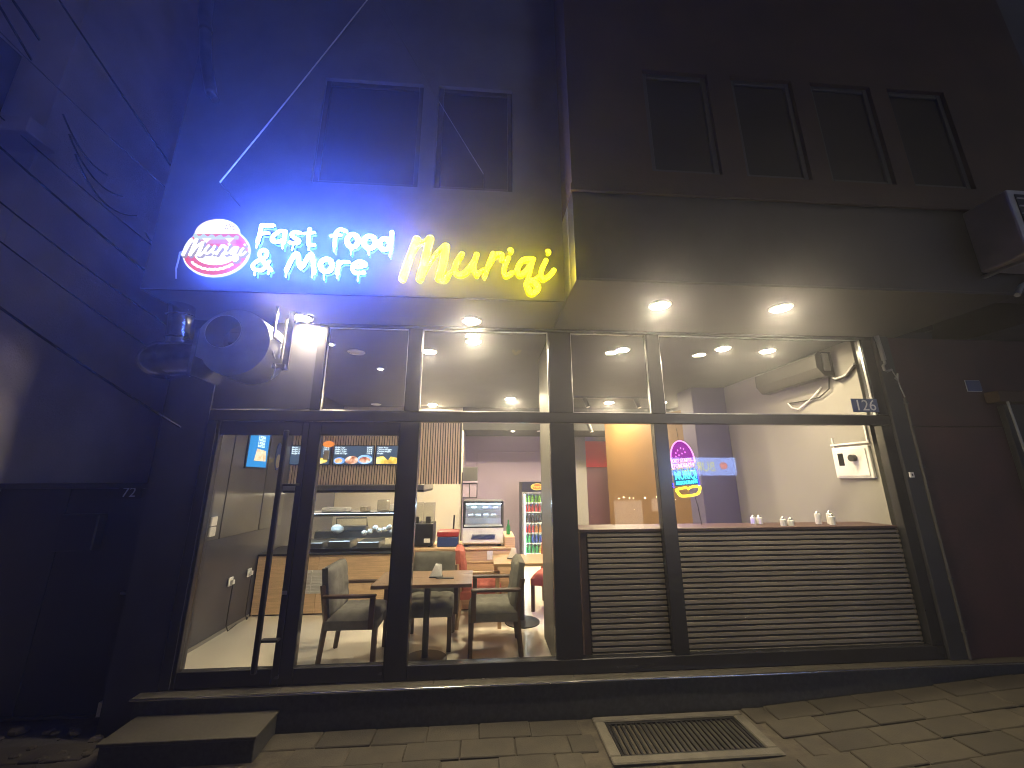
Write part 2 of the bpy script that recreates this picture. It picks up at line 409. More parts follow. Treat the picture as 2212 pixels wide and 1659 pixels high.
# ---------------------------------------------------------------- raised base of the shop with its metal nosing, and the entrance step
base = thing('shop_plinth', 'long dark granite plinth with a shiny metal edge below the shop front', 'plinth', (.9, 0, .05))
pts = [(-2.66, .0), (2.0, .0), (6.2, .2), (6.2, .296), (-2.66, .296)]
put('granite_face', MB().prism(pts, 'y', -.115, .3), 'granite_face', base)
xb = [-2.68, -1.6, -.38, .8, 2.02, 3.2, 4.5, 6.2]
for a, c in zip(xb, xb[1:]): box('granite_slab', 'granite', base, a+.001, c-.001, -.125, -.032, .298, .318, .003)
tube('metal_nosing', 'chrome', base, [(x, -.131-.002*math.sin(x*3), .308+.0015*math.sin(2*x)) for x in [-2.68+.19*i for i in range(46)]], .0075, 8)
st = thing('entrance_step', 'low dark granite step on the pavement left of the drain', 'step', (-2.08, -.3, .05))
box('step_block', 'granite_face', st, -2.60, -1.575, -.43, -.117, .0, .175, .004)
box('step_tread', 'granite', st, -2.612, -1.562, -.445, -.116, .177, .2, .004)
b = MB()
random.seed(3)
for i in range(70):
    x, y = random.uniform(-4.2, -2.75), random.uniform(-.55, .1)
    s_ = random.uniform(.01, .05)*(1 if i % 9 else 2)
    b.ball((x, y, .045+s_*.15), s_, (1, random.uniform(.6, 1), .45), 7, 5)
ob = put('rubble', b, 'dirt'); ob['label'] = 'loose brown rubble and dirt beside the entrance step'; ob['category'] = 'rubble'; ob['kind'] = 'stuff'

# ================================================================ SHOP BUILDING
B = thing('shop_building', 'dark two storey building above the shop with a projecting bay on the right', 'building', (.8, 0, 0))
SWY, BAY = -.67, -1.08
# left half: wall carrying the signs, with dark windows above
def wall_with_holes(name, m, parent, x0, x1, z0, z1, y0, y1, holes):
    """wall slab in the XZ plane with rectangular openings, built from blocks"""
    xs = sorted({x0, x1, *[h[0] for h in holes], *[h[1] for h in holes]}); zs = sorted({z0, z1, *[h[2] for h in holes], *[h[3] for h in holes]})
    b = MB()
    for a, c in zip(xs, xs[1:]):
        for d, e in zip(zs, zs[1:]):
            cx, cz = (a+c)/2, (d+e)/2
            if not any(h[0] < cx < h[1] and h[2] < cz < h[3] for h in holes): b.box(a, c, y0, y1, d, e)
    bmesh.ops.remove_doubles(b.b, verts=b.b.verts, dist=1e-5)
    seen = {}
    for f in list(b.b.faces):
        k = tuple(sorted(v.index for v in f.verts)) if False else frozenset(f.verts)
        seen.setdefault(k, []).append(f)
    bmesh.ops.delete(b.b, geom=[f for l in seen.values() if len(l) > 1 for f in l], context='FACES')
    return put(name, b, m, parent)
def window(parent, x0, x1, y, z0, z1, m='dark_window', cur=True):
    wn = put('window', MB().box(x0+.05, x1-.05, y+.05, y+.058, z0+.05, z1-.05), m, parent)
    f = MB().box(x0+.002, x0+.05, y+.03, y+.08, z0+.002, z1-.002, .004).box(x1-.05, x1-.002, y+.03, y+.08, z0+.002, z1-.002, .004).box(x0+.051, x1-.051, y+.03, y+.08, z0+.002, z0+.05, .004).box(x0+.051, x1-.051, y+.03, y+.08, z1-.05, z1-.002, .004)
    put('window_frame', f, 'anthracite', wn)
    if cur: put('curtain', MB().prism([(x0+.06+(x1-x0-.12)*i/24, y+.14+(.02 if i % 2 else 0)) for i in range(25)]+[(x1-.06, y+.2), (x0+.06, y+.2)], 'z', z0+.06, z1-.3), 'curtain', wn)
    return wn
H1 = [(-1.62, -.65, 4.62, 5.85), (-.50, .25, 4.62, 5.85)]
wall_with_holes('sign_wall', 'signwall', B, -2.85, .718, 3.50, 9.0, SWY, SWY+.3, H1)
for h in H1: window(B, h[0], h[1], SWY, h[2], h[3])
H2 = [(1.44, 2.08, 4.56, 5.70), (2.31, 2.93, 4.56, 5.70), (3.12, 3.75, 4.56, 5.70), (3.93, 4.55, 4.56, 5.70)]
wall_with_holes('bay_wall', 'plaster_brown', B, .72, 5.6, 4.32, 9.0, BAY, BAY+.25, H2)
for h in H2: window(B, h[0], h[1], BAY, h[2], h[3])
box('bay_side_wall', 'plaster_brown', B, .72, .92, BAY+.252, -.36, 4.32, 9.0, 0)
box('bay_fascia', 'anthracite', B, .722, 5.6, BAY+.012, BAY+.2, 3.51, 4.318, 0)
box('bay_side_fascia', 'signwall', B, .72, .92, BAY+.2, -.36, 3.51, 4.318, 0)
box('band_course', 'plaster_brown', B, .70, 5.6, BAY-.03, BAY+.0, 4.30, 4.37, .005)
box('soffit', 'soffit', B, -2.85, .718, SWY+.01, .02, 3.492, 3.60, 0)
box('bay_soffit', 'soffit', B, .722, 4.62, BAY+.014, .02, 3.490, 3.509, 0)
box('upper_floor_body', 'black_matte', B, -2.84, 5.58, .3, 9, 3.75, 9.0, 0)
box('corner_panel', 'anthracite', B, -2.95, -2.56, -.03, .25, .0, 3.489, 0)
box('fan_panel', 'anthracite', B, -2.56, -1.66, -.012, .06, 2.615, 3.489, 0)

# ---------------------------------------------------------------- shop front frame and glass
S = thing('shopfront', 'dark metal framed glass shop front with wide panes', 'shop front', (.8, 0, .30))
FY0, FY1 = -.035, .05
def bar(name, x0, x1, z0, z1, y0=FY0, y1=FY1, m='anthracite_gloss', bev=.005): return box(name, m, S, x0, x1, y0, y1, z0, z1, bev)
bar('bottom_rail', -.612, 4.5, .319, .435)
bar('transom', -2.555, 4.5, 2.495, 2.598)
bar('head_rail', -1.66, 4.5, 3.455, 3.489)
bar('jamb', -2.558, -2.47, .319, 2.494)
for x0, x1, z0, z1 in [(-.80, -.612, .319, 2.494), (.66, .90, .436, 2.494), (1.72, 1.86, .436, 2.494), (4.20, 4.32, .436, 2.494),
                       (-1.66, -1.57, 2.599, 3.454), (-.77, -.63, 2.599, 3.454), (.66, .90, 2.599, 3.454), (1.72, 1.86, 2.599, 3.454), (4.19, 4.32, 2.599, 3.454)]:
    bar('mullion', x0, x1, z0, z1)
for x0, x1, z0, z1 in [(-.612, .66, .435, 2.495), (.90, 1.72, .435, 2.495), (1.86, 4.2, .435, 2.495), (-1.57, -.77, 2.598, 3.455), (-.63, .66, 2.598, 3.455), (.90, 1.72, 2.598, 3.455), (1.86, 4.19, 2.598, 3.455)]:
    p = put('glass_pane', MB().box(x0+.001, x1-.001, .006, .012, z0+.001, z1-.001), 'shop_glass', S)
    if z0 > 2:
        bd = MB().box(x0+.001, x0+.009, -.022, .004, z0+.001, z1-.001, .002).box(x1-.009, x1-.001, -.022, .004, z0+.001, z1-.001, .002).box(x0+.010, x1-.010, -.022, .004, z0+.001, z0+.009, .002).box(x0+.010, x1-.010, -.022, .004, z1-.009, z1-.001, .002)
        put('glazing_bead', bd, 'steel', p)
# double door
def door(x0, x1, stl, strr, label):
    d = thing('glass_door', label, 'door', ((x0+x1)/2, 0, .32))
    y0, y1 = -.03, .035
    box('stile', 'anthracite_gloss', d, x0, stl, y0, y1, .325, 2.49, .004); box('stile', 'anthracite_gloss', d, strr, x1, y0, y1, .325, 2.49, .004)
    box('bottom_rail', 'anthracite_gloss', d, stl+.001, strr-.001, y0, y1, .325, .445, .004); box('top_rail', 'anthracite_gloss', d, stl+.001, strr-.001, y0, y1, 2.362, 2.49, .004)
    put('glass_pane', MB().box(stl+.001, strr-.001, .0, .006, .446, 2.361), 'shop_glass', d)
    return d
d1 = door(-2.468, -1.645, -2.44, -1.70, 'left glass door leaf with a long vertical black pull bar')
put('pull_bar', MB().box(-1.83, -1.785, -.115, -.085, .44, 2.40, .008).box(-1.80, -1.66, -.084, -.03, .655, .675, .003).box(-1.80, -1.66, -.084, -.03, 1.9, 1.92, .003), 'black', d1)
box('lock_plate', 'steel', d1, -1.695, -1.655, -.036, -.0305, 1.0, 1.03, .001)
d2 = door(-1.641, -.803, -1.53, -.805, 'narrow glass door leaf right of the leaf with the pull bar')
box('threshold', 'anthracite', S, -2.47, -.801, -.03, .06, .3185, .324, .001)
box('threshold_back', 'floor_tile', S, -2.47, 4.2, .06, .3, .2, .314, 0)

# right outer jamb, cable run, plates
J = thing('side_pier', 'dark grey metal pier at the right end of the shop front', 'pier', (4.42, 0, .3))
box('pier_cladding', 'anthracite', J, 4.322, 4.50, -.06, .3, .319, 3.489, .006)
tube('conduit', 'cable_dim', J, [(4.505, -.07, .33), (4.505, -.07, 1.1), (4.50, -.07, 1.5), (4.505, -.07, 2.78)], .013, 6)
for z_ in (.55, 1.0, 2.05, 2.72): box('cable_clip', 'cable_dim', J, 4.486, 4.524, -.088, -.062, z_, z_+.02, .002)
k = thing('wall_switch', 'small white square socket plate on the grey pier', 'switch', (4.37, -.06, 1.98))
box('plate', 'white_plastic', k, 4.345, 4.395, -.075, -.0605, 1.955, 2.01, .004); box('hole', 'black', k, 4.362, 4.378, -.078, -.0755, 1.972, 1.992, .001)
k = thing('hanging_cable', 'looped pale cable with connectors hanging at the top of the grey pier', 'cable', (4.37, -.09, 2.78))
tube('sleeve', 'cable_grey', k, [(4.335, -.085, 3.48), (4.345, -.09, 3.33), (4.345, -.095, 3.20)], .021, 8)
tube('loop', 'cable_grey', k, [(4.345, -.095, 3.21), (4.34, -.10, 3.16), (4.305, -.105, 3.13), (4.31, -.105, 3.08), (4.35, -.10, 3.07), (4.40, -.10, 3.09)], .013, 8)
tube('thin_wire', 'cable_grey', k, sag((4.40, -.10, 3.09), (4.46, -.09, 2.99), .01, 8), .005, 6)
tube('connector', 'cable_grey', k, [(4.42, -.095, 3.0), (4.45, -.09, 2.97), (4.47, -.09, 3.05)], .009, 6)
tube('drop_wire', 'cable_grey', k, [(4.455, -.09, 2.97), (4.47, -.085, 2.9), (4.50, -.08, 2.79)], .006, 6)
n = thing('house_number_plate', 'blue house number plate reading 126 at the right pane', 'number plate', (4.03, -.02, 2.63))
box('plate', 'plate_blue', n, 3.90, 4.20, -.052, -.046, 2.63, 2.775, .003)
text('digits', '126', 'plate_digits', n, 4.05, -.054, 2.648, .165, .001, 'CENTER')

# ================================================================ ILLUMINATED SIGNS
FAST={'F':[[0.0207,(-1.883,4.03),(-1.884,3.948),(-1.89,3.874)],[0.0207,(-1.883,4.03),(-1.794,4.034)],[0.0178,(-1.883,3.948),(-1.825,3.96)],[0.0081,(-1.892,3.874),(-1.892,3.819)]],
'a':[[0.0207,(-1.686,3.98),(-1.731,3.981),(-1.771,3.938),(-1.777,3.894),(-1.739,3.878),(-1.694,3.9)],[0.0192,(-1.686,3.98),(-1.684,3.883)],[0.0081,(-1.693,3.878),(-1.686,3.822)]],
's':[[0.0185,(-1.567,3.974),(-1.611,3.979),(-1.632,3.953),(-1.604,3.925),(-1.565,3.902),(-1.575,3.873),(-1.636,3.879)],[0.0074,(-1.603,3.861),(-1.608,3.808)]],
't':[[0.0185,(-1.491,4.016),(-1.487,3.884),(-1.467,3.861),(-1.441,3.865)],[0.0148,(-1.529,3.97),(-1.451,3.981)],[0.0074,(-1.479,3.853),(-1.475,3.814)]],
'f':[[0.0185,(-1.193,4.007),(-1.235,4.025),(-1.265,4.003),(-1.272,3.96),(-1.27,3.863)],[0.0148,(-1.31,3.958),(-1.23,3.969)],[0.0074,(-1.273,3.854),(-1.27,3.815)]],
'&':[[0.0178,(-1.751,3.619),(-1.798,3.667),(-1.843,3.725),(-1.86,3.767),(-1.839,3.801),(-1.803,3.778),(-1.811,3.731),(-1.874,3.69),(-1.897,3.651),(-1.87,3.616),(-1.813,3.618),(-1.776,3.694)],[0.0074,(-1.873,3.61),(-1.869,3.568)],[0.0074,(-1.765,3.61),(-1.764,3.581)]],
'M':[[0.0222,(-1.628,3.625),(-1.595,3.736),(-1.562,3.778),(-1.517,3.645),(-1.452,3.783),(-1.409,3.614)],[0.0081,(-1.627,3.615),(-1.624,3.561)],[0.0081,(-1.417,3.607),(-1.42,3.569)]],
'o3':[[0.0252,(-1.272,3.68),(-1.275,3.651),(-1.289,3.629),(-1.311,3.621),(-1.335,3.628),(-1.354,3.648),(-1.364,3.677),(-1.361,3.706),(-1.346,3.728),(-1.324,3.737),(-1.3,3.73),(-1.281,3.709),(-1.272,3.68)],[0.0074,(-1.327,3.593),(-1.322,3.551)]],
'r':[[0.02,(-1.222,3.717),(-1.221,3.61)],[0.0178,(-1.221,3.678),(-1.191,3.714),(-1.144,3.716)],[0.0074,(-1.22,3.597),(-1.221,3.568)]],
'e':[[0.0192,(-1.1,3.67),(-1.004,3.687),(-1.018,3.717),(-1.056,3.725),(-1.093,3.703),(-1.105,3.661),(-1.077,3.62),(-1.013,3.624)],[0.0074,(-1.053,3.604),(-1.052,3.549)]],
'o':[[0.0258,(-1.081,3.921),(-1.085,3.892),(-1.1,3.869),(-1.122,3.861),(-1.145,3.867),(-1.164,3.888),(-1.173,3.917),(-1.169,3.946),(-1.155,3.969),(-1.133,3.978),(-1.109,3.971),(-1.09,3.95),(-1.081,3.921)],[0.0084,(-1.13,3.834),(-1.129,3.79)]],
'o2':[[0.0258,(-0.94,3.913),(-0.943,3.884),(-0.958,3.862),(-0.981,3.853),(-1.004,3.86),(-1.023,3.88),(-1.031,3.909),(-1.028,3.939),(-1.013,3.961),(-0.99,3.97),(-0.967,3.963),(-0.948,3.942),(-0.94,3.913)],[0.0084,(-0.99,3.831),(-0.983,3.793)]],
'd':[[0.0243,(-0.818,3.901),(-0.822,3.875),(-0.836,3.855),(-0.856,3.847),(-0.877,3.853),(-0.894,3.871),(-0.901,3.897),(-0.898,3.924),(-0.884,3.944),(-0.864,3.952),(-0.842,3.946),(-0.826,3.927),(-0.818,3.901)],[0.0213,(-0.808,4.019),(-0.807,3.848)],[0.0084,(-0.809,3.839),(-0.809,3.787)]]}
MURI={'M':[[0.0334,(-0.694,3.587),(-0.648,3.776),(-0.596,3.965)],[0.0334,(-0.55,3.589),(-0.516,3.781),(-0.484,3.976)],[0.0334,(-0.392,3.598),(-0.36,3.77),(-0.346,3.905)],[0.0152,(-0.68,3.601),(-0.592,3.894),(-0.486,3.961)],[0.0152,(-0.531,3.607),(-0.432,3.82),(-0.358,3.913)],[0.0258,(-0.392,3.595),(-0.338,3.588),(-0.308,3.641)]],
'u':[[0.0258,(-0.205,3.834),(-0.257,3.725),(-0.247,3.649),(-0.176,3.652),(-0.1,3.764)],[0.0258,(-0.078,3.832),(-0.106,3.71),(-0.074,3.642)],[0.0137,(-0.308,3.641),(-0.256,3.704)],[0.0137,(-0.074,3.642),(-0.02,3.696)]],
'r':[[0.0228,(0.065,3.851),(0.023,3.733),(-0.007,3.627)],[0.0228,(0.03,3.734),(0.089,3.84),(0.141,3.842),(0.135,3.8)]],
'i':[[0.0228,(0.195,3.815),(0.159,3.703),(0.173,3.642),(0.226,3.671)],[0.0258,(0.213,3.892),(0.218,3.885)],[0.0122,(0.135,3.8),(0.178,3.775)]],
'q':[[0.0243,(0.395,3.811),(0.323,3.799),(0.274,3.708),(0.297,3.652),(0.362,3.712),(0.412,3.812)],[0.0213,(0.412,3.812),(0.374,3.659),(0.352,3.553)],[0.0289,(0.352,3.562),(0.383,3.489),(0.43,3.504),(0.447,3.553),(0.4,3.604),(0.36,3.588)],[0.0122,(0.226,3.671),(0.274,3.699)]],
'i2':[[0.0228,(0.525,3.804),(0.479,3.69),(0.497,3.625),(0.554,3.657),(0.591,3.712)],[0.0228,(0.544,3.894),(0.55,3.885)],[0.0122,(0.4,3.607),(0.478,3.663)]]}

def stroke_letter(name, strokes, m, parent, y, d, grow=0.0):
    b = MB()
    for s_ in strokes: b.stroke(s_[1:], max(.005, s_[0]+grow-(.003 if name == 'letter' else .004)), y, d)
    o = put(name, b, m, parent, True)
    if name == 'letter':        # lit acrylic face, dimmer returns and closed back
        o.data.materials.append(M['letter_side' if m == 'letter_white' else 'yellow_side'])
        for f in o.data.polygons:
            if f.normal.y > -.3: f.material_index = 1
    return o
sg = thing('illuminated_sign', 'glowing white dripping letters reading Fast food & More on the sign wall', 'sign', (-1.4, SWY, 3.6))
for k_, s_ in FAST.items():
    L_ = stroke_letter('letter', s_, 'letter_white', sg, -.815, .016)
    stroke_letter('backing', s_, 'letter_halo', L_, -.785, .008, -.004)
sg2 = thing('script_sign', 'glowing yellow script letters reading Muriqi on the sign wall', 'sign', (-.05, SWY, 3.5))
for k_, s_ in MURI.items():
    L_ = stroke_letter('letter', s_, 'letter_yellow', sg2, -.815, .018)
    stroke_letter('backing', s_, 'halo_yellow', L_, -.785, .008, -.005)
lg = thing('logo_sign', 'round lit burger logo sign with script lettering left of the white letters', 'sign', (-2.26, SWY, 3.6))
def ell(cx, cz, rx, rz, n=40, a0=0, a1=360): return [(cx+rx*math.cos(R(a0+(a1-a0)*i/n)), cz+rz*math.sin(R(a0+(a1-a0)*i/n))) for i in range(n if a1-a0 == 360 else n+1)]
put('edge_rim', MB().prism(ell(-2.262, 3.825, .262, .228), 'y', -.705, -.69), 'logo_edge', lg)
put('red_disc', MB().prism(ell(-2.262, 3.825, .248, .214), 'y', -.715, -.7055), 'logo_red', lg)
put('burger_rim', MB().prism(ell(-2.285, 3.995, .178, .142), 'y', -.7047, -.692), 'logo_edge', lg)
bunp = put('bun', MB().prism([(-2.45, 3.975)]+[(x, z) for x, z in ell(-2.285, 3.985, .163, .135, 24, 180, 0)][1:-1]+[(-2.12, 3.995)], 'y', -.724, -.7155), 'logo_bun', lg)
b = MB()
for i in range(9): b.ball((-2.19+random.uniform(-.03, .05), -.7245, 4.03+random.uniform(-.03, .05)), .006, (1, .3, 1), 6, 4)
put('sesame', b, 'logo_grey', bunp)
put('lettuce', MB().prism([(-2.46+.36*i/18, 3.965+.014*math.sin(i*1.9)) for i in range(19)]+[(-2.10, 3.94), (-2.44, 3.925)], 'y', -.7225, -.7155), 'logo_green', lg)
put('patty', MB().prism([(-2.43, 3.92), (-2.12, 3.937), (-2.11, 3.905), (-2.40, 3.885)], 'y', -.7215, -.7155), 'logo_patty', lg)
put('cheese', MB().prism([(-2.38, 3.935), (-2.31, 3.938), (-2.345, 3.885)], 'y', -.7255, -.7155), 'logo_bun', lg)
put('cheese', MB().prism([(-2.20, 3.942), (-2.13, 3.946), (-2.16, 3.90)], 'y', -.7255, -.7155), 'logo_bun', lg)
put('lower_bun', MB().prism(ell(-2.255, 3.80, .165, .105, 24, 180, 360)+[(-2.09, 3.82), (-2.42, 3.81)], 'y', -.7205, -.7155), 'logo_white', lg)
tube('slogan_band', 'logo_white', lg, [(-2.262+.215*math.cos(R(a)), -.72, 3.83+.178*math.sin(R(a))+.004*math.sin(a)) for a in range(222, 320, 4)], .010, 6)
lx0, lx1, lz0, lz1 = -2.515, -2.0, 3.735, 3.945
mx0, mx1, mz0, mz1 = -.76, .62, 3.53, 4.10
def lmap(s_, g_): return [[s_[0]*.40+g_]]+[(lx0+(p[0]-mx0)/(mx1-mx0)*(lx1-lx0), lz0+(p[1]-mz0)/(mz1-mz0)*(lz1-lz0)+.012) for p in s_[1:]]
for k_, s_ in MURI.items():
    b, c_ = MB(), MB()
    for q in s_:
        t_ = lmap(q, 0); b.stroke(t_[1:], t_[0][0], -.737, .006)
        c_.stroke([(p[0]+.008, p[1]-.008) for p in t_[1:]], t_[0][0]+.005, -.728, .006)
    o = put('letter', b, 'logo_white', lg, True); put('letter_outline', c_, 'logo_grey', o, True)  # grey outline behind the logo lettering, set slightly off
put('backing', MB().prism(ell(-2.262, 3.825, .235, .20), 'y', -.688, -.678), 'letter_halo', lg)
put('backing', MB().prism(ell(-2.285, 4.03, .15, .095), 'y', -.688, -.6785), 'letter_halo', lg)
lg.location += Vector((.03, -.075, -.03))
# cables feeding the logo, hanging in front of the wall edge
k = thing('sign_cable', 'white cable dropping beside the burger logo towards the duct', 'cable', (-2.58, -.70, 3.6))
emis('cable_lit', (.5, .65, 1.0), .9)
tube('cable', 'white_plastic', k, [(-2.50, -.70, 3.925), (-2.535, -.70, 3.91), (-2.548, -.705, 3.86), (-2.55, -.71, 3.83), (-2.573, -.71, 3.82), (-2.57, -.712, 3.74), (-2.574, -.71, 3.66), (-2.565, -.70, 3.58)], .006, 6)
# thin stay wires
for a, c_, lab in [((-1.25, -.70, 7.0), (-2.19, -.95, 4.33), 'thin pale stay wire slanting down to the left above the white sign letters'), ((-1.22, -.70, 7.0), (-.03, -.85, 4.64), 'thin faint stay wire slanting down to the right above the yellow sign')]:
    t = thing('stay_wire', lab, 'wire', c_)
    tube('wire', 'wire_white' if 'pale' in lab else 'cable_grey', t, sag(a, c_, .02, 10), .006 if 'pale' in lab else .004, 6)
    tube('anchor_rod', 'anthracite', t, [(c_[0], SWY+.02, c_[2]-.005), (c_[0], c_[1]-.01, c_[2]-.005)], .003, 6)
o = put('vent_pipe', MB().tube([(-2.83, -.80, 7.2), (-2.76, -.80, 6.3), (-2.72, -.80, 6.16)], .055, 12).tube([(-2.72, -.80, 6.14), (-2.66, -.80, 5.8), (-2.55, -.79, 5.42)], .048, 12).tube([(-2.56, -.79, 5.43), (-2.51, -.78, 5.36)], .03, 10), 'steel', None, True)
tag(o, 'broken metal vent pipe on the wall high above the burger logo', 'pipe')

# ================================================================ SOFFIT AND CEILING DOWNLIGHTS
def downlight(x, y, z, label, m='led_warm', r=.072, lit=True):
    t = thing('downlight' if lit else 'ceiling_speaker', label, 'ceiling light' if lit else 'speaker', (x, y, z), 'downlights' if lit else 'round ceiling discs', 0, True)
    ring = MB().lathe([(r+.020, 0), (r+.020, -.006), (r+.012, -.012), (r, -.012), (r, -.004), (r-.002, 0)], 24)
    put('trim_ring', ring, 'white_plastic', t, True)
    b = MB().lathe([(r*.99, -.0030), (r*.98, -.0045), (r*.4, -.0050)], 24)
    put('diffuser', b, m if lit else 'white_plastic', t, True)
    return t
for x, y, lab in [(-1.77, -.17, 'lit downlight in the soffit just right of the exhaust fan'), (-.13, -.20, 'lit downlight in the soffit under the yellow script sign'),
                  (1.59, -.67, 'left one of two lit downlights in the soffit under the bay'), (2.74, -.69, 'right one of two lit downlights in the soffit under the bay')]:
    downlight(x, y, 3.489, lab, 'led_soffit', .08)
CZ = 3.499
for x, y, lab in [(-.125, .42, 'lit ceiling light right behind the glass under the yellow sign'), (-.68, .82, 'bright ceiling light behind the glass left of the pane middle'),
                  (1.70, .60, 'lit ceiling light behind the narrow upper pane'), (2.91, .47, 'left one of a close pair of ceiling lights near the air conditioner'), (3.52, .52, 'ceiling light of the close pair nearer the air conditioner'),
                  (-1.08, 4.35, 'distant ceiling light above the slatted menu wall'), (.53, 3.64, 'distant ceiling light above the display case'), (2.60, 3.9, 'distant ceiling light left of the thin mullion, near the track spots'), (3.70, 3.84, 'distant ceiling light above the yellow wall')]:
    downlight(x, y, CZ, lab, 'led_warm' if y > 1 else 'led_front', .088 if y > 1 else .075)
for x, y, z, lab in [(-1.48, 1.64, CZ, 'small bright ceiling spot above the menu screens'), (-1.80, .62, CZ, 'small ceiling spot at the upper left window corner'), (.66, 4.75, 2.999, 'small ceiling spot in the low rear ceiling')]:
    downlight(x, y, z, lab, 'led_small', .035)
for x, y, z, lab in [(-1.59, .90, CZ, 'unlit round disc in the ceiling near the upper left window'), (-2.26, 4.38, CZ, 'unlit round disc far back in the ceiling over the menu wall'), (1.30, 4.75, 2.999, 'unlit round disc in the low rear ceiling over the fridge')]:
    downlight(x, y, z, lab, 'led_small', .085, False)

# ================================================================ EXHAUST FAN AND DUCT
fan = thing('exhaust_fan', 'grey snail shaped exhaust fan hung beside the sign soffit', 'exhaust fan', (-2.1, -.3, 2.8))
fc = Vector((-2.15, -.42, 3.09)); hc = Vector((-2.25, 0, 3.20))
def spiral(a): return .33-.06*((a % 360)/360)
outer = [(fc.x+spiral(a)*math.cos(R(200-a)), fc.z+spiral(a)*math.sin(R(200-a))) for a in range(0, 351, 10)]
b = MB()
inner = [(hc.x+.15*math.cos(R(200-a)), hc.z+.15*math.sin(R(200-a))) for a in range(0, 351, 10)]
yF, yB = -.50, -.16
vo = [b.b.verts.new((p[0], yF, p[1])) for p in outer]; vi = [b.b.verts.new((p[0], yF, p[1])) for p in inner]
vb = [b.b.verts.new((p[0], yB, p[1])) for p in outer]
n_ = len(vo)
for i in range(n_):
    j = (i+1) % n_
    b.b.faces.new([vo[i], vo[j], vi[j], vi[i]]); b.b.faces.new([vo[i], vb[i], vb[j], vo[j]])
b.b.faces.new(vb)
put('scroll_housing', b, 'fanpaint', fan, True)
tube('inlet_ring', 'fanpaint', fan, [(hc.x+.152*math.cos(R(a)), yF-.004, hc.z+.152*math.sin(R(a))) for a in range(0, 361, 15)], .006, 8)
put('inlet_throat', MB().tube([(hc.x, yF+.002, hc.z), (hc.x, yF+.24, hc.z)], .1485, 36, cap=False), 'black_matte', fan, True)  # throat coloured black to imitate the shade inside the inlet
put('inlet_shade_disc', MB().prism([(hc.x+.149*math.cos(R(a)), hc.z+.149*math.sin(R(a))) for a in range(0, 360, 15)], 'y', yF+.24, yF+.25), 'black_matte', fan)  # black disc closing the throat, stands in for the dark inside
box('motor', 'black_matte', fan, hc.x-.06, hc.x+.06, yF+.15, yF+.235, hc.z-.06, hc.z+.06, .02, 2)
box('outlet_flange', 'galv', fan, -2.47, -2.44, -.52, -.14, 2.80, 3.22, .004)
br = MB().box(-1.80, -1.745, -.36, -.35, 2.90, 3.47, .004).box(-1.875, -1.86, -.44, -.42, 3.06, 3.48, .002).box(-1.845, -1.83, -.32, -.30, 3.02, 3.40, .002).box(-1.875, -1.84, -.44, -.30, 3.165, 3.18, .002).box(-1.87, -1.76, -.39, -.365, 2.91, 2.95, .003).tube([(-1.866, -.43, 3.07), (-1.845, -.40, 2.99)], .008, 6)
put('hanger_bracket', br, 'steel', fan)
tube('loose_wire', 'cable_grey', fan, [(-1.845, -.40, 2.95), (-1.83, -.40, 2.92), (-1.835, -.40, 2.86), (-1.85, -.40, 2.80)], .006, 6)
du = thing('exhaust_duct', 'shiny metal duct elbow rising from the exhaust fan to the wall corner', 'duct', (-2.75, -.33, 2.8))
tube('horizontal_duct', 'galv', du, [(-2.47, -.33, 3.0), (-2.62, -.33, 3.0), (-2.80, -.33, 2.99)], .165, 20)
put('end_cap', MB().ball((-2.80, -.33, 2.985), .17, (1.25, 1, 1.0), 18, 10), 'galv', du, True)
vd = tube('vertical_duct', 'galv', du, [(-2.72, -.33, 3.10), (-2.735, -.34, 3.3), (-2.76, -.36, 3.62), (-2.98, -.38, 4.6)], .098, 18)
tube('wire_tie', 'black', vd, [(-2.745+.102*math.cos(R(a)), -.345+.102*math.sin(R(a)), 3.40+.012*math.sin(R(a))) for a in range(0, 361, 20)], .005, 6)
put('seam_ring', MB().lathe([(.10, 0), (.105, .01), (.10, .02)], 18, (-2.728, -.335, 3.17)), 'galv', vd, True)

# ================================================================ LEFT: gate, number 72, neighbouring house, cables
gt = thing('metal_gate', 'dark sheet metal gate closing the gap left of the shop', 'gate', (-3.8, .2, .05))
xg = [-4.62, -3.80, -2.955]
for a, c_ in zip(xg, xg[1:]): box('gate_panel', 'gate_green', gt, a+.004, c_-.004, .2, .215, .08, 1.88, .003)
box('gate_rail', 'anthracite', gt, -4.66, -2.952, .18, .235, 1.882, 1.93, .004); box('gate_rail', 'anthracite', gt, -4.66, -2.952, .18, .235, .06, .079, .002)
box('mailbox', 'gate_green', gt, -3.75, -3.42, .10, .198, 1.35, 1.66, .01)
put('gate_handle', MB().box(-3.16, -3.05, .17, .195, .98, 1.0, .003), 'steel', gt)
n = thing('house_number_plate', 'dim house number plate reading 72 on the dark gate', 'number plate', (-3.28, .19, 1.8))
box('plate', 'black', n, -3.38, -3.18, .185, .198, 1.79, 1.91, .002)
text('digits', '72', 'plate_digits', n, -3.28, .183, 1.805, .125, .001, 'CENTER')
nb_ = thing('neighbour_house', 'tall plastered neighbouring house at the far left, lit bluish by the sign', 'house', (-7, 3, 0))
wall_with_holes('side_wall', 'plaster_nb', nb_, -9.0, -4.4, .0, 10.0, -.35, 7.0, [])
box('cornice_slab', 'plaster_nb', nb_, -9.0, -4.20, -.62, -.352, 5.06, 5.22, .01)
box('balcony_front', 'plaster_grey', nb_, -9.0, -4.45, -.95, -.625, 5.0, 5.9, .01)
